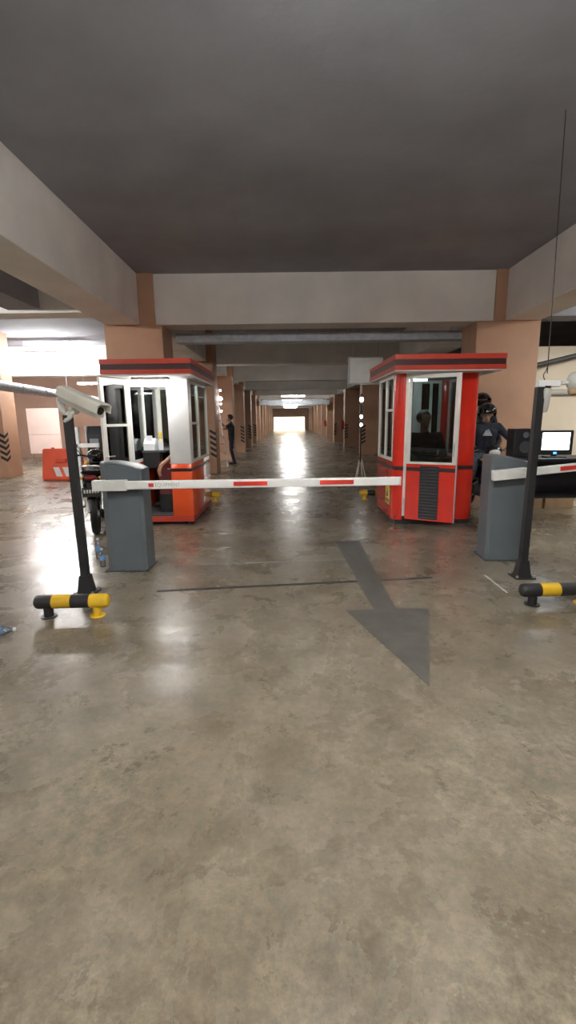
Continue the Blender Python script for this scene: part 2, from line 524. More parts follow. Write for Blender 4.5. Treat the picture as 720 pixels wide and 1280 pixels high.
lamp(-6.75, 5.5, 3.40, 1.9, 'fluorescent lamp over the barrier bay abreast of the booth with the open doorway', m='tube_glare')
lamp(-6.75, -2.5, 3.40, 1.9, 'fluorescent lamp over the barrier bay behind the photographer')
lamp(0.5, -3.2, 3.40, 1.9, 'fluorescent lamp over the aisle behind the photographer')
lamp(0.5, 1.4, 3.40, 1.9, 'fluorescent lamp overhead in front of the photographer', m='tube_front')
lamp(6.6, 5.0, 3.40, 1.5, 'fluorescent lamp over the bay beside the desk')
lamp(-7.3, 18.6, 2.95, 1.5, 'long lamp behind the round duct near the cross wall')
lamp(-10.9, 18.6, 2.9, 1.0, 'short lamp above the pink board')
for y, lab in ((16.2, 'added fill lamp hidden behind the second cross beam of the aisle'), (22.0, 'added fill lamp hidden behind the third cross beam of the aisle'), (27.9, 'added fill lamp hidden behind the fourth cross beam of the aisle')):
    lamp(0.45, y, 3.76, 1.6, lab, m='tube_weak', wd=.3)  # added lamps, kept out of sight above the beams, to brighten the aisle columns
lamp(6.9, 7.3, 3.2, 1.5, 'added unseen fill lamp brightening the cream cross wall')  # added lamp outside the view, only there to brighten the cream wall
for i, (y, lab) in enumerate(((33, 'nearest lamp of the distant aisle row'), (40, 'second lamp of the distant aisle row'), (47, 'third lamp of the distant aisle row'),
                              (54, 'fourth lamp of the distant aisle row'), (62, 'last lamp of the distant aisle row by the exit'))):
    lamp(0.45, y, 3.08, 1.6, lab, m='tube_aisle', wd=.4)

# ------------------------------------------------------------------ boom gates
def rot_z(a): return Matrix.Rotation(a, 4, 'Z')

def boom_gate(label, loc, yaw, mirror, arm_len, tilt, arm_z, stickers, text=None):
    g = thing('boom_gate', label, 'boom gate', loc, 'boom gates across the lanes')
    M = Matrix.Translation(loc) @ rot_z(yaw)
    W, D, c = .21, .17, .075
    sx = -1 if mirror else 1
    # octagonal plan with chamfered front corners, top falling away from the arm's free end
    plan = [(-W, -D + c), (-W + c, -D), (W - .03, -D), (W, -D + .03), (W, D - .05), (W - .05, D), (-W + .05, D), (-W, D - .05)]
    plan = [(sx * x, y) for x, y in plan]
    dense = []                                   # extra points so the top edge can follow the curved lid
    for i, p in enumerate(plan):
        q = plan[(i + 1) % len(plan)]; k = max(1, int(abs(q[0] - p[0]) / .02))
        dense += [(p[0] + (q[0] - p[0]) * j / k, p[1] + (q[1] - p[1]) * j / k) for j in range(k)]
    plan = dense

    bm = BM(); n = len(plan)
    zt = lambda x: 1.115 - .075 * (max(0, ((x * (1 if not mirror else 1)) + W) / (2 * W)) ** 2.2)
    # slice the plan in x so the top can curve
    lo = [bm.verts.new((x, y, 0)) for x, y in plan]
    hi = [bm.verts.new((x, y, zt(x) - .045)) for x, y in plan]
    bm.faces.new(lo[::-1])
    for i in range(n):
        bm.faces.new((lo[i], lo[(i + 1) % n], hi[(i + 1) % n], hi[i]))
    bm.faces.new(hi)
    part('gate_cabinet', bm, 'gate_grey', g, False, M=M)
    bm = BM()
    NS = 28
    rows = []
    for i in range(NS + 1):
        x = -W + 2 * W * i / NS
        xr = sx * x
        d_front = -D if (xr > -W + c - 1e-6) else -D + (c - (xr + W))
        if xr > W - .03: d_front = -D + (xr - (W - .03))
        d_back = D if abs(x) < W - .05 else D - (abs(x) - (W - .05))
        z = zt(x)
        rows.append([bm.verts.new((x, d_front - .004, z - .052)), bm.verts.new((x, d_front - .004, z - .018)), bm.verts.new((x, d_front + .03, z)), bm.verts.new((x, 0, z + .001)),
                     bm.verts.new((x, d_back - .03, z)), bm.verts.new((x, d_back + .004, z - .018)), bm.verts.new((x, d_back + .004, z - .052))])
    for a, b in zip(rows, rows[1:]):
        for k in range(6):
            bm.faces.new((a[k], a[k + 1], b[k + 1], b[k]))
        bm.faces.new((a[6], a[0], b[0], b[6]))
    bm.faces.new(rows[0][::-1]); bm.faces.new(rows[-1])
    part('lid', bm, 'gate_grey', g, True, M=M)
    part('base_flange', box(BM(), -W - .01, W + .01, -D - .01, D + .01, 0, .012), 'gate_dark', g, M=M)
    # drive shaft and arm on the camera side
    bm = BM(); cyl(bm, (-.10, -D, arm_z), (-.10, -D - .045, arm_z), .055, seg=18); part('drive_hub', bm, 'gate_dark', g, True, M=M)
    A = M @ Matrix.Translation((-.10, -D - .085, arm_z)) @ Matrix.Rotation(-tilt, 4, 'Y')
    part('arm_sleeve', box(BM(), -.13, .20, -.036, .036, -.052, .052, .008), 'sleeve_white', g, M=A)
    arm = part('arm', box(BM(), .12, arm_len, -.022, .022, -.041, .041, .012), 'arm_white', g, M=A)
    part('end_cap', box(BM(), arm_len, arm_len + .012, -.023, .023, -.042, .042, .004), 'arm_white', arm, M=A)
    for s0, s1, hh in stickers:
        part('red_reflector', box(BM(), s0, s1, -.0245, -.021, -hh, hh), 'sticker_red', arm, M=A)
    if text:
        cu = bpy.data.curves.new('lettering', 'FONT'); cu.body = text[0]; cu.size = .052; cu.extrude = .0008; cu.space_character = 1.05
        to = bpy.data.objects.new('lettering_tmp', cu); COL.objects.link(to)
        bpy.context.view_layer.update()
        me = bpy.data.meshes.new_from_object(to.evaluated_get(bpy.context.evaluated_depsgraph_get()))
        bpy.data.objects.remove(to)
        xs = [v.co.x for v in me.vertices]; sc = text[2] / (max(xs) - min(xs))
        bm = BM(); bm.from_mesh(me)
        bmesh.ops.transform(bm, matrix=Matrix.Translation((text[1], -.0235, -.018)) @ Matrix.Rotation(math.pi / 2, 4, 'X') @ Matrix.Diagonal((sc, 1, 1, 1)), verts=bm.verts)
        part('lettering', bm, 'letter_grey', arm, M=A)
    return g

# offsets along the arm are measured from its hub
boom_gate('grey boom gate whose white arm spans the whole lane', V((-1.65, 4.72, 0)), R(0), False, 2.83, R(0.2), .90,
          [(.412, .462, .018), (1.23, 1.555, .021), (2.06, 2.385, .021)], ('EQUIPMENT', .475, .235))
boom_gate('grey boom gate beside the red booth with its arm raised slightly', V((2.32, 4.93, 0)), R(-4), True, 2.6, R(6.0), .935,
          [(.52, .86, .021), (1.3, 1.64, .021)])

# ------------------------------------------------------------------ camera posts
def camera_post(label, base, top, left=True):
    t = thing('camera_post', label, 'camera post', base)
    bm = BM(); box(bm, base.x - .095, base.x + .095, base.y - .085, base.y + .085, 0, .014, .003)
    part('base_plate', bm, 'black_paint', t)
    bm = BM()
    b4 = [(-.062, -.055), (.062, -.055), (.062, .055), (-.062, .055)]
    lo = [bm.verts.new((base.x + x, base.y + y, .014)) for x, y in b4]; hi = [bm.verts.new((base.x + x * .68, base.y + y * .68, .17)) for x, y in b4]
    bm.faces.new(lo[::-1]); bm.faces.new(hi)
    for i in range(4): bm.faces.new((lo[i], lo[(i + 1) % 4], hi[(i + 1) % 4], hi[i]))
    part('foot_casting', bm, 'black_paint', t)
    for sx in (-1, 1):
        for sy in (-1, 1):
            bm = BM(); cyl(bm, (base.x + sx * .078, base.y + sy * .07, .014), (base.x + sx * .078, base.y + sy * .07, .034), .012, seg=6); part('bolt', bm, 'steel', t)
    bm = BM(); h = .031
    lo = [bm.verts.new((base.x + x * h, base.y + y * h, .165)) for x, y in ((-1, -1), (1, -1), (1, 1), (-1, 1))]
    hi = [bm.verts.new((top.x + x * h, top.y + y * h, top.z)) for x, y in ((-1, -1), (1, -1), (1, 1), (-1, 1))]
    bm.faces.new(lo[::-1]); bm.faces.new(hi)
    for i in range(4): bm.faces.new((lo[i], lo[(i + 1) % 4], hi[(i + 1) % 4], hi[i]))
    part('pole', bm, 'black_paint', t)
    return t

pb = fl(109, 741); pt = at(86, 532, pb.y + .0)
t = camera_post('black post with a beige bullet camera beside the spanning arm', pb, V((pt.x, pb.y, 1.56)))
# housing: runs from rear (upper) to front (lower)
ra, fa = at(80, 491, pb.y + .06), at(128, 513, pb.y - .15)
d = (fa - ra).normalized(); sd = d.cross(V((0, 0, 1))).normalized(); up = sd.cross(d).normalized()
F = Matrix((sd, d, up)).transposed().to_4x4(); F.translation = ra
Ln = (fa - ra).length
cam_h = part('camera_housing', box(BM(), -.055, .055, 0, Ln * .95, -.075, .036, .018), 'cctv_beige', t, True, M=F)
bm = BM(); prism(bm, [(-.072, -.022), (-.068, .040), (-.046, .054), (.046, .054), (.068, .040), (.072, -.022), (.066, -.022), (.062, .036), (.043, .048), (-.043, .048), (-.062, .036), (-.066, -.022)], -.01, Ln * 1.04, 'y')
part('sun_shield', bm, 'cctv_beige', cam_h, True, M=F)
for o in (-.02, .02):
    part('shield_rib', box(BM(), o - .005, o + .005, -.005, Ln * 1.02, .054, .060), 'conduit_grey', cam_h, M=F)
bm = BM(); cyl(bm, (0, Ln * .95, -.012), (0, Ln * .965, -.012), .032, seg=18); part('lens', bm, 'lens_black', cam_h, True, M=F)
tp = V((pt.x, pb.y, 1.56)); mid = F @ V((0, Ln * .38, -.075))
bm = BM(); tube(bm, [tp, tp + V((.03, 0, .03)), mid + V((0, 0, -.03)), mid], .018); part('bracket', bm, 'cctv_beige', t, True)
bm = BM(); ell(bm, tp + V((.04, 0, .05)), (.03, .03, .03)); part('swivel_joint', bm, 'cctv_beige', t, True)
rear = F @ V((0, 0, -.02))
bm = BM(); tube(bm, [rear, rear + V((-.035, -.02, -.03)), rear + V((-.02, -.04, -.11)), rear + V((.04, -.05, -.17)), tp + V((.06, -.04, .02)), tp + V((.02, -.035, -.03)), tp + V((-.01, -.03, -.04))], .017)
part('conduit', bm, 'conduit_grey', t, True)
bm = BM(); tube(bm, [rear + V((.02, 0, 0)), rear + V((0, -.03, -.06)), rear + V((.02, -.04, -.15)), tp + V((.03, -.04, -.02)), tp + V((-.015, -.03, -.05))], .015)
part('conduit', bm, 'conduit_grey', t, True)

pb = fl(652, 721); pt = at(675, 484, pb.y)
t = camera_post('tall black post rising before the raised arm and lit screen', pb, V((pt.x, pb.y, pt.z)))
tp = V((pt.x, pb.y, pt.z))
part('top_bracket', box(BM(), tp.x - .03, tp.x + .17, tp.y - .03, tp.y + .03, tp.z + .0, tp.z + .055, .008), 'printer_white', t)
bm = BM(); tube(bm, [tp + V((.02, -.03, .06)), tp + V((.0, -.04, .10)), tp + V((.03, -.03, .16)), tp + V((.05, .0, .30)), (tp.x + .06, tp.y + .1, ZS)], .004, 6); part('cable', bm, 'black_plastic', t, True)
A = Matrix.Translation(tp + V((.055, .0, -.10))) @ Matrix.Rotation(R(-75), 4, 'X')
h = part('camera_housing', box(BM(), -.035, .035, -.10, .12, -.035, .035, .02), 'conduit_grey', t, True, M=A)
bm = BM(); cyl(bm, (0, -.10, 0), (0, -.115, 0), .026, seg=16); part('lens', bm, 'lens_black', h, True, M=A)
# second camera at the end of the bracket arm
bm = BM(); cyl(bm, tp + V((.17, 0, .03)), tp + V((.245, 0, .035)), .016, seg=10); part('bracket_arm', bm, 'printer_white', t, True)
c2 = tp + V((.30, 0, .045))
h = part('camera_housing', ell(BM(), c2, (.062, .075, .085)), 'conduit_grey', t, True)
bm = BM(); lathe(bm, [(.05, 0), (.045, .03), (.03, .045)], c2 + V((-.01, -.02, -.07)), (0, -.3, -1)); part('lens_cover', bm, 'cardboard', h, True)

# ------------------------------------------------------------------ black and yellow pipe bumpers
def bumper(label, a, b, r=.055, zc=.125, first='black_paint'):
    t = thing('wheel_stop', label, 'wheel stop', ((a.x + b.x) / 2, (a.y + b.y) / 2, 0), 'black and yellow pipe wheel stops')
    a, b = V((a.x, a.y, zc)), V((b.x, b.y, zc)); d = (b - a)
    n = 4
    cols = ['black_paint', 'yellow_paint'] if first == 'black_paint' else ['yellow_paint', 'black_paint']
    for i in range(n):
        p, q = a + d * i / n, a + d * (i + 1) / n
        bm = BM()
        u = d.normalized()
        if i == 0: lathe(bm, [(r * .6, 0), (r * .9, .012), (r, .03), (r, (q - p).length)], p, u)
        elif i == n - 1: lathe(bm, [(r, 0), (r, (q - p).length - .03), (r * .9, (q - p).length - .012), (r * .6, (q - p).length)], p, u)
        else: cyl(bm, p, q, r, seg=20)
        part('pipe_band', bm, cols[i % 2], t, True)
    for f, m in ((.17, cols[0]), (.83, cols[1])):
        p = a + d * f
        bm = BM(); cyl(bm, (p.x, p.y, 0), (p.x, p.y, zc - r * .6), r * .62, r * .66, seg=14); part('leg', bm, m, t, True)
        bm = BM(); cyl(bm, (p.x, p.y, 0), (p.x, p.y, .008), r * 1.1, seg=14); part('foot_plate', bm, m, t)
    return t
bumper('black and yellow pipe stop before the post with the bullet camera', fl(46, 771), fl(138, 769))
bumper('black and yellow pipe stop before the tall post by the raised arm', fl(649, 756), fl(649, 756) + V((.62, .02, 0)))
bumper('yellow and black pipe stop behind the white and orange booth', V((-1.90, 8.75, 0)), V((-1.28, 8.75, 0)), first='black_paint')
bumper('yellow and black pipe stop behind the corner of the red booth', V((1.36, 8.75, 0)), V((1.95, 8.75, 0)), first='yellow_paint')

# ------------------------------------------------------------------ booths
def win(parent, name, axis, pos, a0, a1, z0, z1, glass='booth_glass', mull=(), rails=(), t=.045, dep=.05, mf='white_frame'):
    """window in a wall: axis 'x' wall plane at x=pos spanning y a0..a1, axis 'y' plane at y=pos spanning x."""
    def bx(a, b, c, d, dd):
        bm = BM()
        if axis == 'x': box(bm, pos - dd / 2, pos + dd / 2, a, b, c, d)
        else: box(bm, a, b, pos - dd / 2, pos + dd / 2, c, d)
        return bm
    fr = bx(a0, a1, z0, z0 + t, dep)
    for args in ((a0, a1, z1 - t, z1), (a0, a0 + t, z0 + t, z1 - t), (a1 - t, a1, z0 + t, z1 - t)):
        b2 = bx(*args, dep); me = bpy.data.meshes.new('tmp'); b2.to_mesh(me); b2.free(); fr.from_mesh(me); bpy.data.meshes.remove(me)
    f = part(name, fr, mf, parent)
    for m_ in mull: part('mullion', bx(m_ - .022, m_ + .022, z0 + t, z1 - t, dep * .9), mf, f)
    for (r0, r1, z) in rails: part('rail', bx(r0, r1, z - .018, z + .018, dep * .8), mf, f)
    edges = [a0 + t] + sorted(mull) + [a1 - t]
    for e0, e1 in zip(edges, edges[1:]):
        part('pane', bx(e0, e1, z0 + t, z1 - t, .006), glass, f)
    return f

def booth_roof(t, x0, x1, y0, y1, z0, z1):
    h = z1 - z0
    for nm, m, a, b, g in (('fascia_band', 'fascia_red', 0, .30, 0), ('fascia_stripe', 'stripe_dark', .30, .68, .006), ('fascia_band', 'fascia_red', .68, 1, 0)):
        part(nm, box(BM(), x0 + g, x1 - g, y0 + g, y1 - g, z0 + h * a + (.001 if a else .0), z0 + h * b, 0), m, t)

# ---- white and orange booth, doorway open
bx0, bx1, by0, by1 = -2.27, -1.38, 6.70, 8.28
T = thing('ticket_booth', 'white and orange ticket booth with an open glazed door', 'booth', ((bx0 + bx1) / 2, (by0 + by1) / 2, 0), 'ticket booths flanking the lane')
for x in (bx0 + .08, bx1 - .08):
    for y in (by0 + .08, by1 - .08):
        bm = BM(); cyl(bm, (x, y, 0), (x, y, .06), .035, seg=10); part('foot', bm, 'dark_plinth', T)
part('plinth', box(BM(), bx0, bx1, by0, by1, .05, .13, .006), 'fascia_red', T)
part('booth_floor', box(BM(), bx0 + .03, bx1 - .03, by0 + .02, by1 - .03, .13, .15), 'interior_dark', T)
zl, zs = .90, 2.08
def cladding(nm, x0, x1, y0, y1, m='booth_orange'):
    p = part(nm, box(BM(), x0, x1, y0, y1, .13, zl, .006), m, T, True)
    part('stripe', box(BM(), x0 - .003, x1 + .003, y0 - .003, y1 + .003, .79, .835), 'stripe_dark', p)
    return p
cladding('front_panel', bx1 - .30, bx1, by0, by0 + .04)
cladding('side_panel', bx1 - .04, bx1, by0 + .045, by1)
cladding('side_panel', bx0, bx0 + .04, by0 + .045, by1)
cladding('back_panel', bx0 + .045, bx1 - .045, by1 - .04, by1)
part('corner_panel', box(BM(), bx1 - .30, bx1, by0, by0 + .04, zl + .001, zs, .006), 'white_enamel', T, True)
part('corner_panel', box(BM(), bx1 - .04, bx1, by0 + .042, by0 + .15, zl + .001, zs, .004), 'white_enamel', T, True)
part('door_post', box(BM(), bx0, bx0 + .07, by0, by0 + .06, .13, zs, .004), 'white_enamel', T, True)
part('header', box(BM(), bx0 + .07, bx1 - .30, by0, by0 + .05, zs - .10, zs), 'white_enamel', T)
win(T, 'side_window', 'x', bx1 - .025, by0 + .155, by1 - .02, zl, zs, mull=(7.45,), rails=((6.9, 7.43, 1.47),))
win(T, 'side_window', 'x', bx0 + .025, by0 + .07, by1 - .02, zl, zs, mull=(7.45,))
win(T, 'back_window', 'y', by1 - .025, bx0 + .05, bx1 - .05, zl, zs, mull=(-1.95,), glass='dark_glass')
booth_roof(T, -2.43, -1.24, 6.30, 8.36, 2.11, 2.30)
part('soffit', box(BM(), -2.42, -1.25, 6.31, 8.35, 2.085, 2.109), 'soffit_white', T)
lf = part('lamp_fitting', box(BM(), -2.08, -1.58, 6.46, 6.56, 2.05, 2.085, .004), 'white_enamel', T)
bm = BM(); cyl(bm, (-2.06, 6.51, 2.035), (-1.60, 6.51, 2.035), .018, seg=10); part('tube', bm, 'tube_booth', lf, True)
# door leaf swung outward
hinge, free = V((-2.215, 6.665, 0)), V((-2.42, 6.20, 0))
d = (free - hinge); dl = d.length; d.normalize()
D = Matrix((d, V((0, 0, 1)).cross(d), V((0, 0, 1)))).transposed().to_4x4(); D.translation = hinge
door = part('door', box(BM(), 0, dl, -.02, .02, .16, .86, .004), 'white_enamel', T, M=D)
fr = BM()
for a in ((0, dl, .86, .93), (0, dl, 2.0, 2.07), (0, .06, .93, 2.0), (dl - .06, dl, .93, 2.0), (.06, dl - .06, 1.44, 1.475)):
    box(fr, a[0], a[1], -.02, .02, a[2], a[3])
part('door_frame', fr, 'white_frame', door, M=D)
part('pane', box(BM(), .06, dl - .06, -.003, .003, .93, 1.44), 'dark_glass', door, M=D)
part('pane', box(BM(), .06, dl - .06, -.003, .003, 1.475, 2.0), 'dark_glass', door, M=D)
bm = BM(); cyl(bm, (dl - .03, .02, 1.05), (dl - .03, .06, 1.05), .012, seg=8); cyl(bm, (dl - .03, .055, 1.05), (dl - .13, .055, 1.05), .009, seg=8); part('handle', bm, 'steel', door, True, M=D)
lf = part('lamp_fitting', box(BM(), -2.05, -1.55, 7.2, 7.30, 2.05, 2.085, .004), 'white_enamel', T)
bm = BM(); cyl(bm, (-2.03, 7.25, 2.035), (-1.57, 7.25, 2.035), .018, seg=10); part('tube', bm, 'tube_booth', lf, True)
# contents of the booth
cb = thing('counter_cabinet', 'dark counter cabinet at the back of the open booth', 'cabinet', (-1.83, 8.02, .15))
part('cabinet_body', box(BM(), -2.2, -1.46, 7.80, 8.22, .15, 1.04, .006), 'black_plastic', cb)
part('worktop', box(BM(), -2.21, -1.45, 7.78, 8.225, 1.04, 1.07, .004), 'interior_dark', cb)
part('side_shelf', box(BM(), -2.21, -1.86, 7.12, 7.78, 1.04, 1.07, .004), 'interior_dark', cb)
part('side_drawer', box(BM(), -2.20, -1.94, 7.13, 7.30, .80, 1.04, .006), 'black_plastic', cb)
for i in range(2): part('drawer_front', box(BM(), -2.18 + i * .37, -1.84 + i * .37, 7.788, 7.80, .45, .98), 'black_gloss', cb)
pr = thing('receipt_printer', 'white receipt printer on the counter inside the open booth', 'printer', (-2.10, 7.25, 1.07))
bm = BM(); prism(bm, [(7.16, 1.07), (7.40, 1.07), (7.40, 1.23), (7.25, 1.25), (7.16, 1.17)], -2.19, -2.02, 'x'); part('printer_body', bm, 'printer_white', pr)
part('paper', box(BM(), -2.15, -2.06, 7.20, 7.205, 1.20, 1.29), 'arm_white', pr)
bt = thing('spray_bottle', 'white bottle with a yellow cap on the booth counter', 'bottle', (-1.94, 7.22, 1.07))
bm = BM(); lathe(bm, [(.035, 0), (.038, .02), (.038, .12), (.018, .17)], (-1.94, 7.22, 1.07)); part('bottle_body', bm, 'printer_white', bt, True)
bm = BM(); lathe(bm, [(.02, 0), (.022, .01), (.02, .09), (.012, .11)], (-1.94, 7.22, 1.24)); part('cap', bm, 'yellow_paint', bt, True)
mc = thing('storage_cabinet', 'maroon cabinet with a silver handle just inside the open doorway', 'cabinet', (-1.72, 7.1, .15))
part('cabinet_body', box(BM(), -1.93, -1.60, 6.95, 7.26, .42, .90, .006), 'maroon', mc)
part('cabinet_base', box(BM(), -1.93, -1.60, 6.95, 7.26, .15, .42, .004), 'black_plastic', mc)
part('badge', box(BM(), -1.79, -1.73, 6.946, 6.95, .80, .815), 'steel', mc)
part('handle', box(BM(), -1.76, -1.62, 6.93, 6.95, .885, .897), 'steel', mc)

# ---- red booth, door ajar
rx0, rx1, ry0, ry1 = 1.50, 2.66, 6.55, 7.86
T = thing('ticket_booth', 'glossy red ticket booth with a louvred door standing ajar', 'booth', ((rx0 + rx1) / 2, (ry0 + ry1) / 2, 0), 'ticket booths flanking the lane')
part('plinth', box(BM(), rx0 + .04, rx1 - .04, ry0 + .04, ry1 - .04, 0, .10), 'dark_plinth', T)
part('booth_floor', box(BM(), rx0 + .03, rx1 - .03, ry0 + .03, ry1 - .03, .10, .13), 'interior_dark', T)
zl, zs, zb = .90, 2.10, .07
def corner(cx, cy, sx, sy, nm='corner_post', r=.13):
    def arc(rr):
        return [(cx + sx * (r - rr * math.cos(a)), cy + sy * (r - rr * math.sin(a))) for a in [math.pi / 2 * i / 8 for i in range(9)]]
    p = part(nm, prism(BM(), arc(r) + arc(r - .035)[::-1], zb, zs), 'booth_red', T, True)
    part('stripe', prism(BM(), arc(r + .003) + arc(r - .01)[::-1], .785, .84), 'stripe_dark', p, True)
    return p
corner(rx0, ry0, 1, 1); corner(rx1, ry0, -1, 1); corner(rx0, ry1, 1, -1); corner(rx1, ry1, -1, -1)
def pan(nm, x0, x1, y0, y1):
    p = part(nm, box(BM(), x0, x1, y0, y1, zb, zl), 'booth_red', T)
    part('stripe', box(BM(), x0 - (.003 if x1 - x0 < .1 else 0), x1 + (.003 if x1 - x0 < .1 else 0), y0 - (.003 if y1 - y0 < .1 else 0), y1 + (.003 if y1 - y0 < .1 else 0), .785, .84), 'stripe_dark', p)
    return p
sp = pan('side_panel', rx0, rx0 + .035, ry0 + .13, ry1 - .13)
pan('side_panel', rx1 - .035, rx1, ry0 + .13, ry1 - .13)
pan('back_panel', rx0 + .13, rx1 - .13, ry1 - .035, ry1)
pan('front_panel', 2.38, rx1 - .13, ry0, ry0 + .035)
win(T, 'side_window', 'x', rx0 + .02, ry0 + .13, ry1 - .13, zl, zs, mull=(7.22,), rails=((6.72, 7.2, 1.62),))
win(T, 'side_window', 'x', rx1 - .02, ry0 + .13, ry1 - .13, zl, zs, mull=(7.22,), glass='dark_glass')
win(T, 'back_window', 'y', ry1 - .02, rx0 + .13, 1.90, zl, zs, glass='dark_glass')
win(T, 'back_window', 'y', ry1 - .02, 2.16, rx1 - .13, zl, zs, mull=(2.36,), rails=((2.2, 2.34, 1.62),), glass='dark_glass')
part('inner_panel', box(BM(), 1.90, 2.16, ry1 - .035, ry1 - .005, zl, zs), 'white_enamel', T)
fr = BM()
for a in ((1.63, 1.67, .13, zs), (2.34, 2.38, .13, zs), (1.67, 2.34, zs - .05, zs)):
    box(fr, a[0], a[1], ry0 - .005, ry0 + .05, a[2], a[3])
part('door_frame', fr, 'white_frame', T)
part('upper_panel', box(BM(), 2.38, rx1 - .13, ry0, ry0 + .035, zl, zs), 'booth_red', T)
booth_roof(T, 1.40, 2.84, 6.24, 8.12, 2.115, 2.31)
part('soffit', box(BM(), 1.41, 2.83, 6.25, 8.11, 2.10, 2.114), 'soffit_white', T)
lf = part('lamp_fitting', box(BM(), 1.75, 2.1, 7.1, 7.18, 2.07, 2.10), 'white_enamel', T)
bm = BM(); cyl(bm, (1.77, 7.14, 2.055), (2.08, 7.14, 2.055), .014, seg=8); part('tube', bm, 'tube_booth', lf, True)
nt_ = part('notice', box(BM(), rx0 - .004, rx0 - .001, 6.78, 7.06, .25, .62), 'notice_yellow', sp, label='yellow notice with dark print')
for k, (y0, y1, z) in enumerate(((6.80, 7.04, .57), (6.82, 7.0, .53), (6.80, 7.03, .31), (6.84, 7.01, .28))):
    part('print_line', box(BM(), rx0 - .0055, rx0 - .004, y0, y1, z, z + .018), 'black_paint', nt_)
bm = BM(); prism(bm, [(6.86, .36), (6.98, .36), (6.92, .49)], rx0 - .0055, rx0 - .004, 'x'); part('print_symbol', bm, 'black_paint', nt_)
# the door
hinge, free = V((1.665, 6.50, 0)), V((2.235, 6.17, 0))
d = (free - hinge); dl = d.length; d.normalize()
D = Matrix((d, V((0, 0, 1)).cross(d), V((0, 0, 1)))).transposed().to_4x4(); D.translation = hinge   # local -y faces the camera
door = part('door', box(BM(), 0, dl, -.018, .018, .10, .885, .004), 'booth_red', T, M=D)
part('stripe', box(BM(), .0, dl, -.021, -.018, .785, .84), 'stripe_dark', door, M=D)
part('edge_trim', box(BM(), dl, dl + .012, -.02, .02, .10, 2.07), 'aluminium', door, M=D)
fr = BM()
for a in ((0, dl, .885, .915), (0, dl, 2.02, 2.07), (0, .045, .915, 2.02), (dl - .05, dl, .915, 2.02)):
    box(fr, a[0], a[1], -.02, .02, a[2], a[3])
part('door_frame', fr, 'white_frame', door, M=D)
part('pane', box(BM(), .045, dl - .05, -.003, .003, .915, 2.02), 'dark_glass', door, M=D)
L0, L1 = .19, .45
lv = part('louvre_panel', box(BM(), L0, L1, -.0225, -.018, .12, .86), 'black_paint', door, M=D)
for k in range(17):
    z = .132 + k * .0425
    bm = BM(); prism(bm, [(-.022, z), (-.022, z + .026), (-.036, z + .006), (-.036, z)], L0 + .004, L1 - .004, 'x')
    part('slat', bm, 'louvre_dark', lv, M=D)
bm = BM(); cyl(bm, (dl - .025, -.02, 1.08), (dl - .025, -.06, 1.08), .011, seg=8); box(bm, dl - .033, dl - .017, -.07, -.055, 1.0, 1.18); part('handle', bm, 'steel', door, True, M=D)
for z in (.35, 1.1, 1.85):
    bm = BM(); cyl(bm, (-.012, -.02, z - .04), (-.012, -.02, z + .04), .012, seg=8); part('hinge', bm, 'aluminium', door, True, M=D)
dk = thing('counter', 'dark counter along the back of the red booth', 'counter', (2.08, 7.62, .13))
part('worktop', box(BM(), 1.56, 2.60, 7.45, 7.80, .82, .86), 'interior_dark', dk)
part('front_panel', box(BM(), 1.60, 2.56, 7.5, 7.52, .13, .82), 'interior_dark', dk)

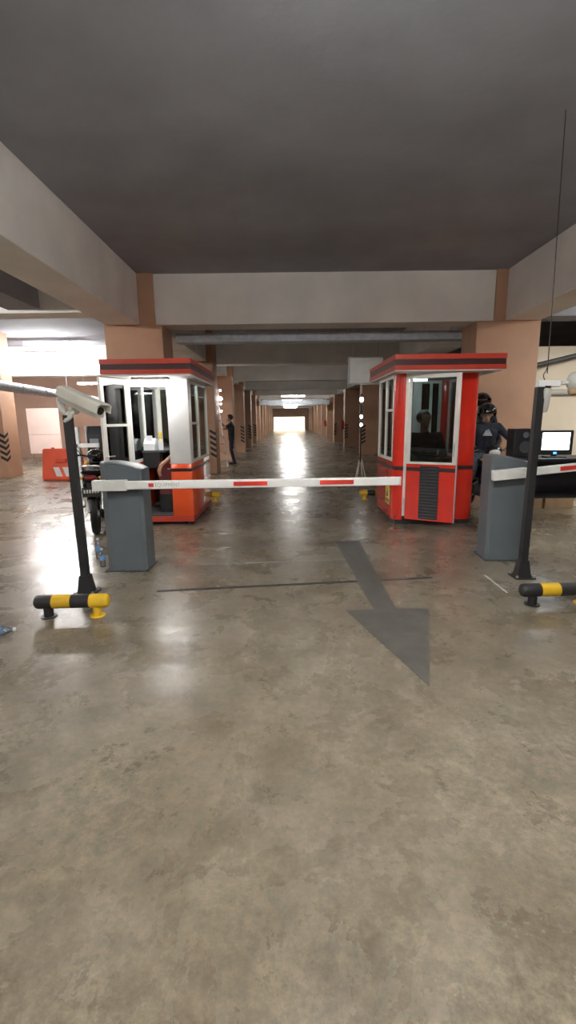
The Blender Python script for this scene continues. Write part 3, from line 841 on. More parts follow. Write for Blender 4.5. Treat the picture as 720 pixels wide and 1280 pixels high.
# ------------------------------------------------------------------ people
def person(name, label, J, cl, face, hair=True, long_sleeves=False, group=None, vox=.0115, hand_dir=None, lean_up=V((0, 0, 1))):
    """J: joints in world metres; one continuous surface grown from tapered limbs, coloured by region."""
    J = {k: V(v) for k, v in J.items()}
    face = V(face).normalized()
    prims = []           # (p, q, r0, r1, region)
    def C(p, q, r0, r1, m): prims.append((V(p), V(q), r0, r1, m))
    shirt, pants, shoe, skin = 0, 1, 2, 3
    sl = shirt if long_sleeves else skin
    pel, ch, nk, hd = J['pelvis'], J['chest'], J['neck'], J['head']
    side = (J['shR'] - J['shL']).normalized()
    hs = (J['hipR'] - J['hipL']).normalized()
    fwd = face
    C(J['hipL'], J['hipR'], .105, .105, pants)
    for o in (-.075, 0, .075):
        C(pel + hs * o + V((0, 0, .06)), ch + side * o * 1.15, .105, .112, shirt)
    C(J['shL'] * .8 + ch * .2, J['shR'] * .8 + ch * .2, .078, .078, shirt)
    C(ch + V((0, 0, .05)), nk, .085, .055, shirt)
    C(nk - V((0, 0, .02)), hd - V((0, 0, .05)), .052, .055, skin)
    up = lean_up.normalized(); lat = face.cross(up).normalized(); up = lat.cross(face).normalized()
    C(hd + up * .035 - face * .025, hd + up * .03 + face * .015, .092, .088, skin)
    C(hd - up * .015 + face * .02, hd - up * .075 + face * .045, .072, .045, skin)
    C(hd - up * .005 + face * .098, hd - up * .035 + face * .112, .010, .016, skin)         # nose
    C(hd - up * .075 + face * .085, hd - up * .068 + face * .088, .018, .018, skin)         # lips
    for s in (-1, 1):
        C(hd + lat * s * .088 + up * .015, hd + lat * s * .092 - up * .025, .014, .010, skin)  # ears
        C(hd + lat * s * .034 + up * .033 + face * .082, hd + lat * s * .012 + up * .03 + face * .09, .012, .010, skin)  # brow
    for k in 'LR':
        sh, el, wr = J['sh' + k], J['el' + k], J['wr' + k]
        C(sh, sh.lerp(el, .55), .066, .055, shirt)
        C(sh.lerp(el, .5), el, .050 if not long_sleeves else .056, .043 if not long_sleeves else .048, sl)
        C(el, wr, .043 if not long_sleeves else .047, .029 if not long_sleeves else .036, sl)
        hd_ = (hand_dir or {}).get(k)
        d = V(hd_).normalized() if hd_ else (wr - el).normalized()
        ax = d.cross(V((0, 0, 1)))
        ax = ax.normalized() if ax.length > .2 else d.cross(V((0, 1, 0))).normalized()
        nrm = ax.cross(d).normalized()                                        # back of the hand
        kn = wr + d * .085
        for o in (-.026, -.009, .009, .026):
            C(wr + ax * o * .6, kn + ax * o, .019, .015, skin)
            fl_ = .078 - abs(o - .005) * .5
            m1 = kn + ax * o * 1.1 + d * fl_ * .5 - nrm * .012
            C(kn + ax * o, m1, .0115, .0105, skin)
            C(m1, m1 + d * fl_ * .42 - nrm * .03, .0105, .0085, skin)
        s = 1 if k == 'L' else -1
        tb = wr + d * .03 + ax * s * .03
        C(wr + d * .02, tb + d * .025 + ax * s * .018, .016, .013, skin)
        C(tb + d * .025 + ax * s * .018, tb + d * .065 + ax * s * .022 - nrm * .015, .013, .009, skin)
        hp, kn_, an, toe = J['hip' + k], J['kn' + k], J['an' + k], J['toe' + k]
        C(hp, kn_, .088, .064, pants); C(kn_, kn_.lerp(an, .35), .064, .062, pants); C(kn_.lerp(an, .35), an, .062, .05, pants)
        C(an - V((0, 0, .03)), toe, .045, .036, shoe)
        C(an - V((0, 0, .03)), an - V((0, 0, .03)) - (toe - an).normalized() * .045, .045, .04, shoe)
    bm = BM()
    for p, q, r0, r1, _ in prims:
        L = (q - p).length
        if L < 1e-5: q = p + V((0, 0, 1e-3)); L = 1e-3
        prof = [(r0 * math.sin(a), -r0 * math.cos(a)) for a in (R(8), R(35), R(62))] + [(r0, 0), (r1, L)] + [(r1 * math.cos(a), L + r1 * math.sin(a)) for a in (R(28), R(55), R(82))]
        lathe(bm, prof, p, q - p, 12)
    bmesh.ops.recalc_face_normals(bm, faces=bm.faces)
    me = bpy.data.meshes.new('tmp'); bm.to_mesh(me); bm.free()
    o = bpy.data.objects.new('tmp', me); COL.objects.link(o)
    md = o.modifiers.new('r', 'REMESH'); md.mode = 'VOXEL'; md.voxel_size = vox
    ms = o.modifiers.new('s', 'SMOOTH'); ms.factor = .5; ms.iterations = 3
    bpy.context.view_layer.update()
    me2 = bpy.data.meshes.new_from_object(o.evaluated_get(bpy.context.evaluated_depsgraph_get()))
    bpy.data.objects.remove(o)
    me2.name = name
    n = len(me2.polygons)
    cen = np.empty(n * 3); me2.polygons.foreach_get('center', cen); cen = cen.reshape(-1, 3)
    best = np.full(n, 1e9); idx = np.zeros(n, dtype=np.int32)
    for p, q, r0, r1, m in prims:
        a = np.array(p); d = np.array(q - p); l2 = max(float(d @ d), 1e-8)
        t = np.clip((cen - a) @ d / l2, 0, 1)
        ds = np.linalg.norm(cen - a - t[:, None] * d, axis=1) - (r0 + (r1 - r0) * t)
        k = ds < best; best[k] = ds[k]; idx[k] = m
    me2.materials.clear()
    for m in (cl[0], cl[1], 'shoe', 'skin'): me2.materials.append(MATS[m])
    me2.polygons.foreach_set('material_index', idx)
    me2.polygons.foreach_set('use_smooth', np.ones(n, dtype=bool))
    loc = V((pel.x, pel.y, min(J['anL'].z, J['anR'].z) - .07))
    me2.transform(Matrix.Translation(-loc))
    o = bpy.data.objects.new(name, me2); COL.objects.link(o); o.location = loc
    tag(o, label, 'person', group)
    for s in (-1, 1):
        bm = BM(); ell(bm, hd + lat * s * .033 + up * .012 + face * .082, (.013, .013, .010)); e = part('eye', bm, 'eye_white', o, True)
        bm = BM(); ell(bm, hd + lat * s * .033 + up * .012 + face * .092, (.006, .006, .006), u=8, v=6); part('iris', bm, 'hair', e, True)
    if hair:
        bm = BM(); ell(bm, hd + up * .045 - face * .022, (.104, .112, .098), u=20, v=14, M=Matrix((lat, face, up)).transposed())
        dele = [v for v in bm.verts if (v.co - hd).dot(face) > .045 and (v.co - hd).dot(up) < .075 or (v.co - hd).dot(up) < -.035]
        bmesh.ops.delete(bm, geom=dele, context='VERTS')
        part('hair', bm, 'hair', o, True)
    o['_frame'] = 0
    del o['_frame']
    return o, (hd, face, lat, up)

def helmet(o, fr, m='black_gloss', visor='visor_smoke', raised=True):
    hd, face, lat, up = fr
    Mx = Matrix((lat, face, up)).transposed()
    c = hd + up * .035 - face * .012
    bm = BM(); ell(bm, c, (.148, .170, .152), M=Mx, u=24, v=16)
    dele = [v for v in bm.verts if ((v.co - c).dot(face) > .035 and (v.co - c).dot(up) < .040) or (v.co - c).dot(up) < -.10]
    bmesh.ops.delete(bm, geom=dele, context='VERTS')
    bmesh.ops.solidify(bm, geom=bm.faces, thickness=.018)
    h = part('helmet', bm, m, o, True)
    bm = BM(); ell(bm, c, (.156, .184, .160), M=Mx, u=28, v=18)
    keep = lambda v: (v.co - c).dot(face) > .03 and (-.015 if raised else -.06) < (v.co - c).dot(up) < (.085 if raised else .03)
    bmesh.ops.delete(bm, geom=[v for v in bm.verts if not keep(v)], context='VERTS')
    bmesh.ops.solidify(bm, geom=bm.faces, thickness=.004)
    part('visor', bm, visor, h, True)
    bm = BM(); prism(bm, [(-.09, 0), (-.07, .05), (0, .068), (.07, .05), (.09, 0)], 0, .012, 'z')
    part('peak', bm, m, h, M=Matrix.Translation(c + face * .125 + up * .062) @ Mx.to_4x4())
    bm = BM(); tube(bm, [c + lat * .12 - up * .05, c + lat * .085 - up * .13 + face * .03, hd - up * .115 + face * .05, c - lat * .085 - up * .13 + face * .03, c - lat * .12 - up * .05], .007, 6)
    part('chin_strap', bm, 'black_plastic', h, True)

# the man at the ladder: stands facing the ladder on his left hand
mx, my = -1.93, 16.35
person('person', 'person in dark clothes standing at the ladder with raised arms', {
    'pelvis': (mx, my, .93), 'chest': (mx + .0, my, 1.27), 'neck': (mx - .01, my, 1.43), 'head': (mx - .05, my, 1.575),
    'shL': (mx - .01, my + .17, 1.37), 'elL': (mx - .20, my + .20, 1.22), 'wrL': (mx - .33, my + .08, 1.42),
    'shR': (mx - .01, my - .17, 1.37), 'elR': (mx - .22, my - .20, 1.24), 'wrR': (mx - .36, my - .12, 1.46),
    'hipL': (mx, my + .09, .90), 'knL': (mx - .03, my + .10, .49), 'anL': (mx + .05, my + .11, .08), 'toeL': (mx - .12, my + .13, .036),
    'hipR': (mx, my - .09, .90), 'knR': (mx - .01, my - .10, .49), 'anR': (mx + .10, my - .11, .08), 'toeR': (mx - .07, my - .13, .036)},
    ('cloth_black', 'cloth_navy'), (-1, -.12, .05), vox=.012)

# attendant inside the open booth, seated on a stool, forearm over the maroon cabinet
ax, ay = -1.60, 7.48
stool = thing('stool', 'dark stool under the attendant in the open booth', 'stool', (ax, ay + .02, .15))
bm = BM(); lathe(bm, [(.15, 0), (.165, .015), (.165, .04), (.15, .05)], (ax, ay + .02, .52)); part('seat', bm, 'black_plastic', stool, True)
for a in range(4):
    dx, dy = math.cos(a * math.pi / 2 + .78), math.sin(a * math.pi / 2 + .78)
    bm = BM(); cyl(bm, (ax + dx * .17, ay + .02 + dy * .17, .15), (ax + dx * .10, ay + .02 + dy * .10, .52), .011, seg=8); part('leg', bm, 'steel', stool)
person('person', 'attendant in a black shirt seated in the open booth with one arm showing', {
    'pelvis': (ax, ay, .68), 'chest': (ax + .02, ay - .06, 1.02), 'neck': (ax + .02, ay - .07, 1.18), 'head': (ax, ay - .09, 1.33),
    'shL': (ax + .06, ay - .20, 1.12), 'elL': (ax - .06, ay - .47, 1.04), 'wrL': (ax - .27, ay - .60, .86),
    'shR': (ax - .04, ay + .11, 1.12), 'elR': (ax - .14, ay + .18, .88), 'wrR': (ax - .33, ay + .12, .80),
    'hipL': (ax, ay - .09, .66), 'knL': (ax - .36, ay - .10, .63), 'anL': (ax - .40, ay - .11, .23), 'toeL': (ax - .52, ay - .11, .19),
    'hipR': (ax, ay + .09, .66), 'knR': (ax - .36, ay + .11, .63), 'anR': (ax - .42, ay + .12, .23), 'toeR': (ax - .53, ay + .12, .19)},
    ('cloth_black', 'cloth_grey'), (-1, -.25, -.1), vox=.011, hand_dir={'L': (-.25, -.3, -1)})

# attendant inside the red booth, seated behind the door glass
ax, ay = 2.04, 7.02
stool2 = thing('stool', 'dark stool under the attendant in the red booth', 'stool', (ax, ay, .13))
bm = BM(); lathe(bm, [(.15, 0), (.165, .015), (.165, .04), (.15, .05)], (ax, ay, .60)); part('seat', bm, 'black_plastic', stool2, True)
for a in range(4):
    dx, dy = math.cos(a * math.pi / 2 + .78), math.sin(a * math.pi / 2 + .78)
    bm = BM(); cyl(bm, (ax + dx * .17, ay + dy * .17, .13), (ax + dx * .10, ay + dy * .10, .60), .011, seg=8); part('leg', bm, 'steel', stool2)
person('person', 'attendant in dark clothes seated behind the glass of the red booth', {
    'pelvis': (ax, ay, .78), 'chest': (ax, ay - .06, 1.14), 'neck': (ax - .01, ay - .07, 1.31), 'head': (ax - .03, ay - .09, 1.47),
    'shL': (ax + .20, ay - .05, 1.24), 'elL': (ax + .27, ay - .12, .98), 'wrL': (ax + .16, ay - .30, .88),
    'shR': (ax - .20, ay - .07, 1.24), 'elR': (ax - .26, ay - .14, .98), 'wrR': (ax - .14, ay - .30, .88),
    'hipL': (ax + .09, ay, .75), 'knL': (ax + .13, ay - .30, .68), 'anL': (ax + .14, ay - .28, .21), 'toeL': (ax + .15, ay - .40, .17),
    'hipR': (ax - .09, ay, .75), 'knR': (ax - .13, ay - .30, .68), 'anR': (ax - .14, ay - .28, .21), 'toeR': (ax - .15, ay - .40, .17)},
    ('cloth_black', 'cloth_grey'), (.35, -1, 0), vox=.011, long_sleeves=True)

# ------------------------------------------------------------------ motorcycles (nose towards local +y)
def motorcycle(label, loc, yaw, main='black_gloss'):
    t = thing('motorcycle', label, 'motorcycle', loc, 'motorcycles at the booths')
    M = Matrix.Translation(loc) @ rot_z(yaw)
    P = lambda nm, bm, m, par=t, sm=True: part(nm, bm, m, par, sm, M=M)
    wr, wf = V((0, -.62, .285)), V((0, .62, .285))
    for c in (wr, wf):
        ty = P('tyre', torus(BM(), c, (1, 0, 0), .24, .048, 32, 10), 'rubber')
        P('rim', torus(BM(), c, (1, 0, 0), .19, .016, 28, 8), 'steel', ty)
        bm = BM(); cyl(bm, c - V((.05, 0, 0)), c + V((.05, 0, 0)), .045, seg=14)
        for k in range(8):
            a = 2 * math.pi * k / 8; cyl(bm, c, c + V((0, math.cos(a), math.sin(a))) * .19, .008, seg=5)
        P('hub', bm, 'steel', ty)
    bm = BM()
    for s in (-1, 1): cyl(bm, wf + V((s * .065, 0, 0)), V((s * .065, .42, .86)), .022, seg=10)
    P('front_fork', bm, 'black_plastic')
    for c, a0, a1 in ((wf, 30, 150), (wr, 20, 135)):
        bm = BM(); ring = []
        for k in range(9):
            a = R(a0 + (a1 - a0) * k / 8); o = V((0, math.cos(a), math.sin(a)))
            ring.append([bm.verts.new(c + o * r_ + V((x, 0, 0))) for x, r_ in ((-.065, .30), (-.04, .335), (.04, .335), (.065, .30))])
        for a, b in zip(ring, ring[1:]):
            for k in range(3): bm.faces.new((a[k], a[k + 1], b[k + 1], b[k]))
        bmesh.ops.solidify(bm, geom=bm.faces, thickness=.006)
        P('mudguard', bm, main)
    bm = BM()
    for s in (-1, 1):
        tube(bm, [(s * .06, -.60, .30), (s * .09, -.25, .33), (s * .10, .1, .36)], .022)
        tube(bm, [(s * .05, .38, .80), (s * .08, .15, .50), (s * .09, -.15, .42), (s * .10, -.45, .66), (s * .09, -.80, .74)], .018)
    P('frame', bm, 'black_plastic')
    bm = BM(); ell(bm, (0, .02, .38), (.13, .20, .14)); cyl(bm, (-.15, .05, .36), (.15, .05, .36), .085, seg=16); cyl(bm, (0, .10, .42), (0, .27, .54), .075, seg=14); P('engine', bm, 'gate_dark')
    bm = BM(); prism(bm, [(.44, .90), (.50, .78), (.40, .60), (.22, .46), (.16, .52), (.20, .74), (.26, .84)], -.11, .11, 'x'); bmesh.ops.bevel(bm, geom=list(bm.edges), offset=.02, segments=2, affect='EDGES'); P('leg_shield', bm, main)
    bm = BM(); prism(bm, [(.28, .80), (.12, .80), (-.15, .70), (-.5, .74), (-.84, .84), (-.80, .66), (-.45, .54), (-.1, .50), (.2, .58)], -.105, .105, 'x'); bmesh.ops.bevel(bm, geom=list(bm.edges), offset=.025, segments=2, affect='EDGES'); P('body_cover', bm, main)
    bm = BM(); prism(bm, [(.20, .80), (.05, .78), (-.12, .76), (-.3, .79), (-.70, .83), (-.74, .88), (-.35, .86), (-.12, .83), (.08, .86), (.2, .85)], -.13, .13, 'x'); bmesh.ops.bevel(bm, geom=list(bm.edges), offset=.02, segments=2, affect='EDGES'); P('seat', bm, 'rubber')
    bm = BM(); tube(bm, [(-.10, -.45, .86), (-.11, -.72, .93), (0, -.86, .95), (.11, -.72, .93), (.10, -.45, .86)], .014); P('grab_rail', bm, 'steel')
    hb = P('handlebar', tube(BM(), [(-.36, .24, 1.0), (-.22, .34, 1.02), (-.06, .38, .98), (.06, .38, .98), (.22, .34, 1.02), (.36, .24, 1.0)], .013), 'black_plastic')
    for s in (-1, 1):
        bm = BM(); cyl(bm, (s * .25, .325, 1.018), (s * .37, .235, .998), .020, seg=10); P('grip', bm, 'rubber', hb)
        bm = BM(); tube(bm, [(s * .2, .35, 1.02), (s * .26, .34, 1.10), (s * .31, .31, 1.16)], .007, 6); ell(bm, (s * .34, .31, 1.19), (.062, .018, .042)); P('mirror', bm, 'black_gloss', hb)
        bm = BM(); tube(bm, [(s * .2, .36, 1.02), (s * .3, .36, .99), (s * .36, .31, .98)], .006, 6); P('brake_lever', bm, 'steel', hb)
        bm = BM(); ell(bm, (s * .15, .46, .88), (.04, .03, .025)); P('indicator', bm, 'amber')
        bm = BM(); ell(bm, (s * .13, -.86, .80), (.035, .03, .022)); P('indicator', bm, 'amber')
    hc = P('headlight_cowl', ell(BM(), (0, .42, 1.0), (.13, .11, .10)), main)
    bm = BM(); ell(bm, (0, .50, .98), (.085, .045, .06)); P('headlight', bm, 'headlight', hc)
    bm = BM(); ell(bm, (0, -.86, .80), (.075, .04, .04)); P('tail_lamp', bm, 'tail_red')
    pl = P('number_plate', box(BM(), -.11, .11, -.915, -.91, .56, .68), 'black_paint', t, False)
    for i in range(6):
        P('plate_character', box(BM(), -.09 + i * .032, -.07 + i * .032, -.917, -.915, .61, .655), 'chalk_white', pl, False)
    P('plate_holder', box(BM(), -.05, .05, -.91, -.78, .62, .74), 'black_plastic', t, False)
    bm = BM(); tube(bm, [(.14, .1, .30), (.15, -.1, .24), (.15, -.3, .27)], .02); lathe(bm, [(.035, 0), (.05, .05), (.05, .36), (.03, .42)], (.15, -.28, .27), (0, -.95, .25)); P('exhaust', bm, 'steel')
    bm = BM(); tube(bm, [(-.11, .0, .32), (-.2, -.05, .12), (-.24, -.08, .012)], .01, 6); P('kick_stand', bm, 'steel')
    bm = BM(); cyl(bm, (-.24, .05, .28), (.24, .05, .28), .014, seg=8); P('foot_peg', bm, 'rubber')
    for s in (-1, 1):
        bm = BM(); tube(bm, [(s * .09, -.58, .34), (s * .11, -.50, .66)], .03, 10); P('shock_absorber', bm, 'steel')
    return t
motorcycle('black motorcycle parked between the open booth and the camera post', V((-2.80, 6.78, 0)), R(18))
rl = V((3.14, 7.50, 0)); ryaw = R(176)
motorcycle('black motorcycle under the two helmeted riders', rl, ryaw)
RM = Matrix.Translation(rl) @ rot_z(ryaw)
def rider(y, zp, arms, legs, label, face, cl, dx=0.0, headdz=0.0):
    loc = lambda x, yy, z: RM @ V((x + dx, yy, z))
    # local +x is the rider's right hand side when facing local +y
    J = {'pelvis': loc(0, y, zp), 'chest': loc(0, y + .08, zp + .36), 'neck': loc(0, y + .09, zp + .53), 'head': loc(0, y + .12, zp + .68 + headdz),
         'shR': loc(.20, y + .08, zp + .46), 'shL': loc(-.20, y + .08, zp + .46)}
    for k, s in (('R', 1), ('L', -1)):
        a = arms[k]; J['el' + k] = loc(*a[0]); J['wr' + k] = loc(*a[1])
        l = legs
        J['hip' + k] = loc(s * .10, y + .02, zp - .02); J['kn' + k] = loc(s * l[0][0], l[0][1], l[0][2])
        J['an' + k] = loc(s * l[1][0], l[1][1], l[1][2]); J['toe' + k] = loc(s * l[1][0] * 1.05, l[1][1] + .15, l[1][2] - .045)
    return person('person', label, J, cl, face, hair=False, long_sleeves=True, group='helmeted motorcycle riders', vox=.0115)
o, fr = rider(-.08, .90, {'R': ((.36, .12, 1.16), (.34, .25, 1.06)), 'L': ((-.36, .12, 1.16), (-.34, .25, 1.06))}, ((.24, .26, .66), (.27, .02, .32)),
              'front rider in a navy shirt and black helmet with raised visor', (-.28, -1, -.12), ('cloth_navy', 'denim'), headdz=-.035)
helmet(o, fr)
hd, fc, lat, up = fr
# pale triangular print on the shirt front
cpt = RM @ V((0.0, .135, 1.27)); nrm = (RM.to_3x3() @ V((0, 1, 0))).normalized(); sx_ = (RM.to_3x3() @ V((1, 0, 0))).normalized()
bm = BM(); prism(bm, [(-.075, 0), (.075, 0), (.03, .085), (-.02, .10)], 0, .006, 'z')
part('shirt_print', bm, 'shirt_print', o, M=Matrix.Translation(cpt - V((0, 0, .05))) @ Matrix((sx_, V((0, 0, 1)), nrm)).transposed().to_4x4())
o, fr = rider(-.48, 1.04, {'R': ((.30, -.30, 1.12), (.20, -.12, 1.02)), 'L': ((-.30, -.30, 1.12), (-.20, -.12, 1.02))}, ((.27, -.12, .70), (.26, -.22, .34)),
              'pillion rider in black behind the rider with the raised visor', (-.45, -1, -.05), ('cloth_black', 'denim'), dx=-.045)
helmet(o, fr, raised=False)

# ------------------------------------------------------------------ ladder
t = thing('ladder', 'pale aluminium ladder leaning by the man in dark clothes', 'ladder', (-2.2, 15.75, 0))
la, lb = V((-2.17, 15.55, 0)), V((-2.42, 15.95, 2.02))
off = V((.17, .10, 0))
for s in (-1, 1):
    bm = BM(); tube(bm, [la + off * s, lb + off * s * .8], .022, 6, 0); part('rail', bm, 'aluminium', t)
for k in range(7):
    f = (k + .7) / 7.4; p = la.lerp(lb, f)
    bm = BM(); cyl(bm, p - off * (1 - .2 * f), p + off * (1 - .2 * f), .014, seg=8); part('rung', bm, 'aluminium', t)
t = thing('work_lamp', 'string of small lit bulbs hanging on the column by the ladder', 'lamp', (-2.03, 14.35, 1.75))
part('backing_strip', box(BM(), -2.035, -2.01, 14.21, 14.25, 1.60, 2.45), 'printer_white', t)
for z, r_ in ((2.38, .025), (2.14, .05), (1.99, .025), (1.78, .03)):
    bm = BM(); ell(bm, (-1.96, 14.23, z), (r_, r_, r_ * 1.1)); part('bulb', bm, 'bulb_on', t, True)

# ------------------------------------------------------------------ signal stand by the red booth
sb = fl(450, 597)
t = thing('signal_stand', 'slim stand on white legs with small lights beside the red booth', 'signal stand', sb)
for dx, dy in ((-.13, -.08), (.13, -.08), (-.06, .13), (.08, .13)):
    bm = BM(); cyl(bm, (sb.x + dx, sb.y + dy, 0), (sb.x + dx * .25, sb.y + dy * .25, .46), .014, seg=8); part('leg', bm, 'white_frame', t)
bm = BM(); cyl(bm, (sb.x, sb.y, .40), (sb.x, sb.y, 1.15), .018, seg=10); part('pole', bm, 'black_paint', t, True)
bm = BM(); cyl(bm, (sb.x, sb.y, 1.15), (sb.x, sb.y, 2.12), .03, seg=10); part('lamp_post', bm, 'gate_dark', t, True)
for z, r_ in ((1.98, .048), (1.56, .034), (1.36, .032)):
    bm = BM(); ell(bm, (sb.x, sb.y - .03, z), (r_, r_ * .8, r_ * 1.25)); part('lens', bm, 'bulb_on', t, True)

# ------------------------------------------------------------------ hanging light box sign (blank, unlit)
a, b = at(436, 446, 10.2), at(479, 480, 10.2)
t = thing('hanging_sign', 'blank white light box hanging beside the red booth roof', 'sign', ((a.x + b.x) / 2, 10.2, b.z))
part('sign_case', box(BM(), a.x, b.x, 10.2, 10.34, b.z, a.z, .01), 'sign_frame', t)
part('sign_face', box(BM(), a.x + .03, b.x - .03, 10.192, 10.2, b.z + .03, a.z - .03), 'sign_white', t)
for f in (.15, .85):
    x = a.x + (b.x - a.x) * f
    bm = BM(); cyl(bm, (x, 10.27, a.z), (x, 10.27, ZS), .009, seg=6); part('hanger_rod', bm, 'steel', t)

# ------------------------------------------------------------------ fire extinguishers on the columns
def extinguisher(x, y, z, label):
    t = thing('fire_extinguisher', label, 'fire extinguisher', (x, y, z), 'fire extinguishers on the columns')
    bm = BM(); lathe(bm, [(.07, 0), (.085, .02), (.085, .40), (.06, .47), (.03, .50)], (x, y, z)); part('cylinder_body', bm, 'booth_red', t, True)
    bm = BM(); cyl(bm, (x, y, z + .49), (x, y, z + .55), .02, seg=8); box(bm, x - .015, x + .015, y - .08, y + .03, z + .54, z + .57); part('valve', bm, 'black_plastic', t)
    bm = BM(); tube(bm, [(x, y - .05, z + .54), (x - .08, y - .10, z + .45), (x - .08, y - .09, z + .15)], .012, 6); part('hose', bm, 'rubber', t, True)
    part('wall_bracket', box(BM(), x + .08, x + .10, y - .04, y + .04, z + .2, z + .3), 'steel', t)
extinguisher(RI - .08 - .10, YR[3] + .25, .95, 'red fire extinguisher on the nearer aisle column beyond the red booth')
extinguisher(RI - .08 - .10, YR[5] + .25, .95, 'smaller looking red fire extinguisher on a column farther down the aisle')

# ------------------------------------------------------------------ the bay with orange barriers
def barrier(label, x0, x1, y):
    t = thing('plastic_barrier', label, 'barrier', ((x0 + x1) / 2, y, 0), 'orange plastic road barriers')
    prof = [(-.24, 0), (.24, 0), (.24, .10), (.13, .34), (.08, .82), (-.08, .82), (-.13, .34), (-.24, .10)]
    bm = BM(); prism(bm, [(y + p[0], p[1]) for p in prof], x0, x1, 'x'); bmesh.ops.bevel(bm, geom=list(bm.edges), offset=.02, segments=2, affect='EDGES')
    b = part('barrier_body', bm, 'plastic_orange', t, True)
    n = 3
    for k in range(n):
        xa = x0 + (x1 - x0) * (.30 + .25 * k)
        # white slashes lying on the sloped lower flank (y -.24,z .10 -> y -.13,z .34)
        bm = BM()
        def Pt(u, w): return V((xa + u, y - .24 + (.11) * w - .006, .10 + .24 * w))
        q = [Pt(-.03, .97), Pt(.13, .97), Pt(.26, .0), Pt(.10, .0)]
        vs = [bm.verts.new(p) for p in q] + [bm.verts.new(p + V((0, .008, -.004))) for p in q]
        for f in ((0, 1, 2, 3), (7, 6, 5, 4), (0, 4, 5, 1), (1, 5, 6, 2), (2, 6, 7, 3), (3, 7, 4, 0)): bm.faces.new([vs[i] for i in f])
        part('white_slash', bm, 'plastic_white', b)
    for f in (.25, .75):
        x = x0 + (x1 - x0) * f
        bm = BM(); cyl(bm, (x, y, .82), (x, y, .85), .04, seg=12); part('filler_cap', bm, 'plastic_orange', t, True)
    part('lifting_slot', box(BM(), (x0 + x1) / 2 - .14, (x0 + x1) / 2 + .14, y - .17, y - .10, .46, .56, .01), 'plastic_orange', b)
    return t
barrier('orange plastic barrier with white slashes nearest the pink board', -6.55, -5.55, 12.62)
barrier('orange and white plastic barrier behind the black motorcycle', -5.25, -4.45, 12.9)
pbx0, pbx1 = at(33, 520, 17.2).x, at(73, 520, 17.2).x
t = thing('display_board', 'pinkish white board standing before the tan cross wall', 'board', ((pbx0 + pbx1) / 2, 17.25, 0))
z0, zm, z1 = .40, 1.08, 2.02
part('lower_panel', box(BM(), pbx0, pbx1, 17.2, 17.24, z0, zm, .006), 'board_pink', t)
part('upper_panel', box(BM(), pbx0, pbx1, 17.2, 17.24, zm + .012, z1, .006), 'board_pink', t)
for x in (pbx0 + .05, pbx1 - .05):
    part('support_leg', box(BM(), x - .02, x + .02, 17.245, 17.285, 0, z1 - .1), 'steel', t)
    part('support_foot', box(BM(), x - .025, x + .025, 17.05, 17.45, 0, .03), 'steel', t)

def dispenser(label, x0, x1, y, h):
    t = thing('ticket_dispenser', label, 'ticket machine', ((x0 + x1) / 2, y + .2, 0), 'black ticket dispensers of the other lane')
    bm = BM(); prism(bm, [(y, 0), (y + .4, 0), (y + .4, h), (y + .1, h), (y, h - .2)], x0, x1, 'x'); part('machine_body', bm, 'black_plastic', t)
    part('display', box(BM(), x0 + .06, x1 - .06, y - .006, y + .0, h - .42, h - .28), 'screen_dim', t)
    part('trim_edge', box(BM(), x0 - .03, x0, y - .01, y + .05, 0, h), 'printer_white', t)
    bm = BM(); cyl(bm, (x1 - .1, y, h - .5), (x1 - .1, y - .015, h - .5), .025, seg=12); part('push_button', bm, 'steel', t, True)
    part('ticket_slot', box(BM(), x0 + .08, x0 + .2, y - .008, y, h - .56, h - .54), 'steel', t)
mat('screen_dim', (0.30, 0.33, 0.36), 0.2, var=0.1)
dispenser('black ticket dispenser behind the white cross bar', -4.50, -4.18, 10.6, 1.42)
dispenser('black ticket dispenser next to the booth door glass', -4.08, -3.72, 10.6, 1.46)
t = thing('boom_bar', 'short white boom on a pale post behind the bullet camera post', 'boom gate', (-4.62, 10.35, 0))
part('post', box(BM(), -4.66, -4.58, 10.36, 10.44, 0, 1.40, .006), 'printer_white', t)
part('arm', box(BM(), -4.80, -4.12, 10.30, 10.34, .96, 1.05, .008), 'arm_white', t)
bm = BM(); cyl(bm, (-4.62, 10.30, 1.0), (-4.62, 10.36, 1.0), .04, seg=12); part('pivot', bm, 'steel', t, True)

# ------------------------------------------------------------------ bottles
def bottle(label, p, h=.22, axis=(0, 0, 1)):
    t = thing('plastic_bottle', label, 'bottle', p, 'plastic water bottles on the floor')
    s = h / .22; ax = V(axis)
    bm = BM(); lathe(bm, [(.026 * s, 0), (.031 * s, .008 * s), (.031 * s, .06 * s), (.029 * s, .07 * s), (.031 * s, .08 * s), (.031 * s, .14 * s), (.024 * s, .17 * s), (.012 * s, .195 * s), (.012 * s, .205 * s)], p, ax); part('bottle_body', bm, 'pet_clear', t, True)
    bm = BM(); lathe(bm, [(.0315 * s, .082 * s), (.0320 * s, .085 * s), (.0320 * s, .12 * s), (.0315 * s, .123 * s)], p, ax); part('bottle_label', bm, 'bottle_blue', t, True)
    bm = BM(); lathe(bm, [(.014 * s, .20 * s), (.015 * s, .203 * s), (.015 * s, .218 * s), (.013 * s, .22 * s)], p, ax); part('cap', bm, 'printer_white', t, True)
bottle('clear water bottle with a blue label standing behind the grey boom gate', fl(124, 698), .23)
bottle('clear water bottle standing close against the base of the boom gate', fl(128, 712) + V((-.03, .10, 0)), .2)
bottle('blue labelled water bottle lying on the floor at the picture edge', fl(-4, 796) + V((-.10, 0, .033)), .22, (1, .25, 0))

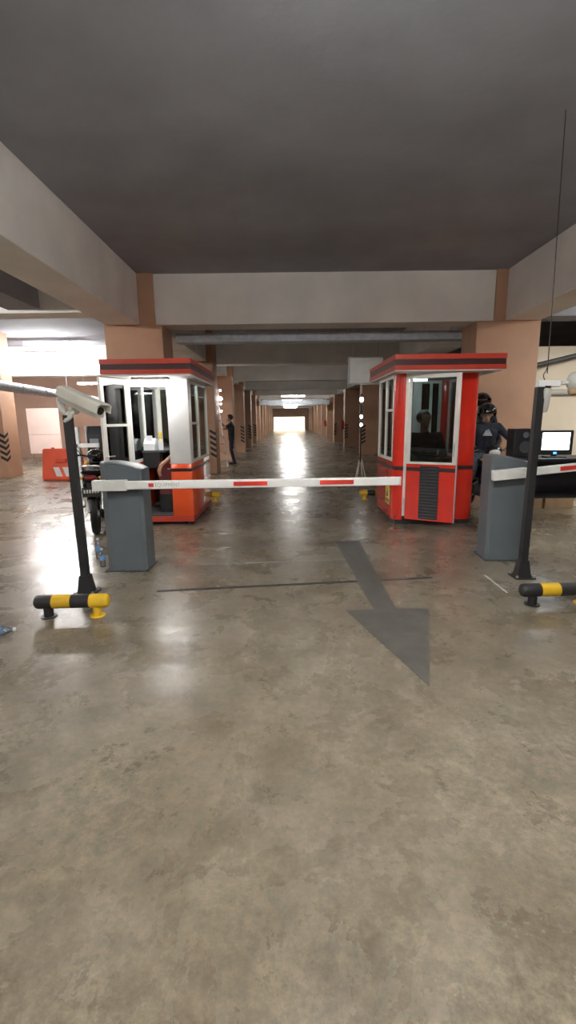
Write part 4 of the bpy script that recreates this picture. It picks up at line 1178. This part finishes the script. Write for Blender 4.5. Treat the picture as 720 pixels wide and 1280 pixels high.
# ------------------------------------------------------------------ desk and equipment of the other lane
t = thing('desk', 'dark open desk holding the lit screen behind the raised arm', 'desk', (3.95, 6.3, 0))
part('desk_top', box(BM(), 3.02, 4.95, 6.0, 6.55, .93, .97, .006), 'black_plastic', t)
for x in (3.06, 4.91):
    for y in (6.04, 6.51):
        part('leg', box(BM(), x - .025, x + .025, y - .025, y + .025, 0, .93), 'black_paint', t)
part('shelf', box(BM(), 3.04, 4.93, 6.03, 6.52, .45, .47), 'black_plastic', t)
part('back_panel', box(BM(), 3.08, 4.89, 6.50, 6.515, .47, .93), 'black_plastic', t)
y = 6.2; a, b = at(679, 541, y), at(711, 562, y)
t = thing('monitor', 'small monitor with a glowing white screen on the desk', 'monitor', ((a.x + b.x) / 2, y, .97))
part('monitor_case', box(BM(), a.x - .05, b.x + .05, y + .004, y + .05, b.z - .07, a.z + .03, .008), 'black_plastic', t)
part('screen', box(BM(), a.x, b.x, y - .002, y + .004, b.z, a.z), 'screen_white', t)
part('power_light', box(BM(), (a.x + b.x) / 2 - .02, (a.x + b.x) / 2 + .02, y - .002, y + .004, b.z - .055, b.z - .03), 'led_blue', t)
part('stand', box(BM(), (a.x + b.x) / 2 - .03, (a.x + b.x) / 2 + .03, y + .01, y + .04, .98, b.z - .06), 'black_plastic', t)
part('stand_base', box(BM(), (a.x + b.x) / 2 - .12, (a.x + b.x) / 2 + .12, y - .07, y + .10, .97, .985, .004), 'black_plastic', t)
y = 6.25; a, b = at(644, 536, y), at(669, 571, y)
t = thing('loudspeaker', 'black two driver loudspeaker box on the desk end by the riders', 'speaker', ((a.x + b.x) / 2, y + .1, .97))
part('speaker_case', box(BM(), a.x, b.x, y, y + .22, .97, a.z, .008), 'black_plastic', t)
cx = (a.x + b.x) / 2
bm = BM(); lathe(bm, [(.035, 0), (.04, -.008), (.02, -.004)], (cx, y, a.z - .08), (0, 1, 0)); part('tweeter', bm, 'gate_grey', t, True)
bm = BM(); lathe(bm, [(.075, 0), (.08, -.01), (.04, -.004)], (cx, y, a.z - .24), (0, 1, 0)); part('woofer', bm, 'gate_dark', t, True)
t = thing('recorder_box', 'black recorder box with small lights beside the monitor', 'recorder', (4.62, 6.3, .97))
part('case', box(BM(), 4.42, 4.86, 6.12, 6.48, .97, 1.16, .006), 'black_plastic', t)
for i in range(3): part('indicator_light', box(BM(), 4.48 + i * .06, 4.50 + i * .06, 6.115, 6.12, 1.10, 1.115), 'headlight', t)
y = 7.6; a, b = at(683, 611, y), at(716, 640, y)
t = thing('cardboard_box', 'tan cardboard box on the floor beyond the desk', 'box', ((a.x + b.x) / 2, y + .2, 0))
part('carton', box(BM(), a.x, b.x, y, y + .4, 0, a.z, .004), 'cardboard', t)
part('tape', box(BM(), (a.x + b.x) / 2 - .03, (a.x + b.x) / 2 + .03, y - .002, y + .402, a.z - .08, a.z + .002), 'joint_pale', t)
a2 = at(665, 614, y)
t = thing('cardboard_box', 'smaller brown carton beside the tan cardboard box', 'box', (a2.x + .12, y + .2, 0))
part('carton', box(BM(), a2.x, a.x - .03, y + .02, y + .38, 0, a2.z, .004), 'cardboard', t)
part('flap', box(BM(), a2.x, a.x - .03, y - .06, y + .02, a2.z - .01, a2.z), 'cardboard', t)

t = thing('wall_pipe', 'grey pipe running along the cream wall behind the desk', 'pipe', (8, 10.5, 2.2))
bm = BM(); cyl(bm, (4.66, 10.5, at(700, 490, 10.5).z), (XR, 10.5, at(700, 490, 10.5).z), .06, seg=14); part('pipe', bm, 'conduit_grey', t, True)
for x in (5.2, 7.2, 9.2):
    part('pipe_clip', box(BM(), x - .03, x + .03, 10.44, 10.6, at(700, 490, 10.5).z - .07, at(700, 490, 10.5).z + .07), 'steel', t)
t = thing('wall_pipe', 'dark sloping pipe high before the cream wall', 'pipe', (8, 10.2, 2.6))
bm = BM(); cyl(bm, (4.62, 10.2, 2.42), (7.6, 10.2, 3.1), .05, seg=14); part('pipe', bm, 'gate_dark', t, True)
for x in (5.2, 7.0):
    bm = BM(); cyl(bm, (x, 10.2, 2.42 + (x - 4.62) * .228), (x, 10.2, ZS), .008, seg=6); part('hanger_rod', bm, 'steel', t)
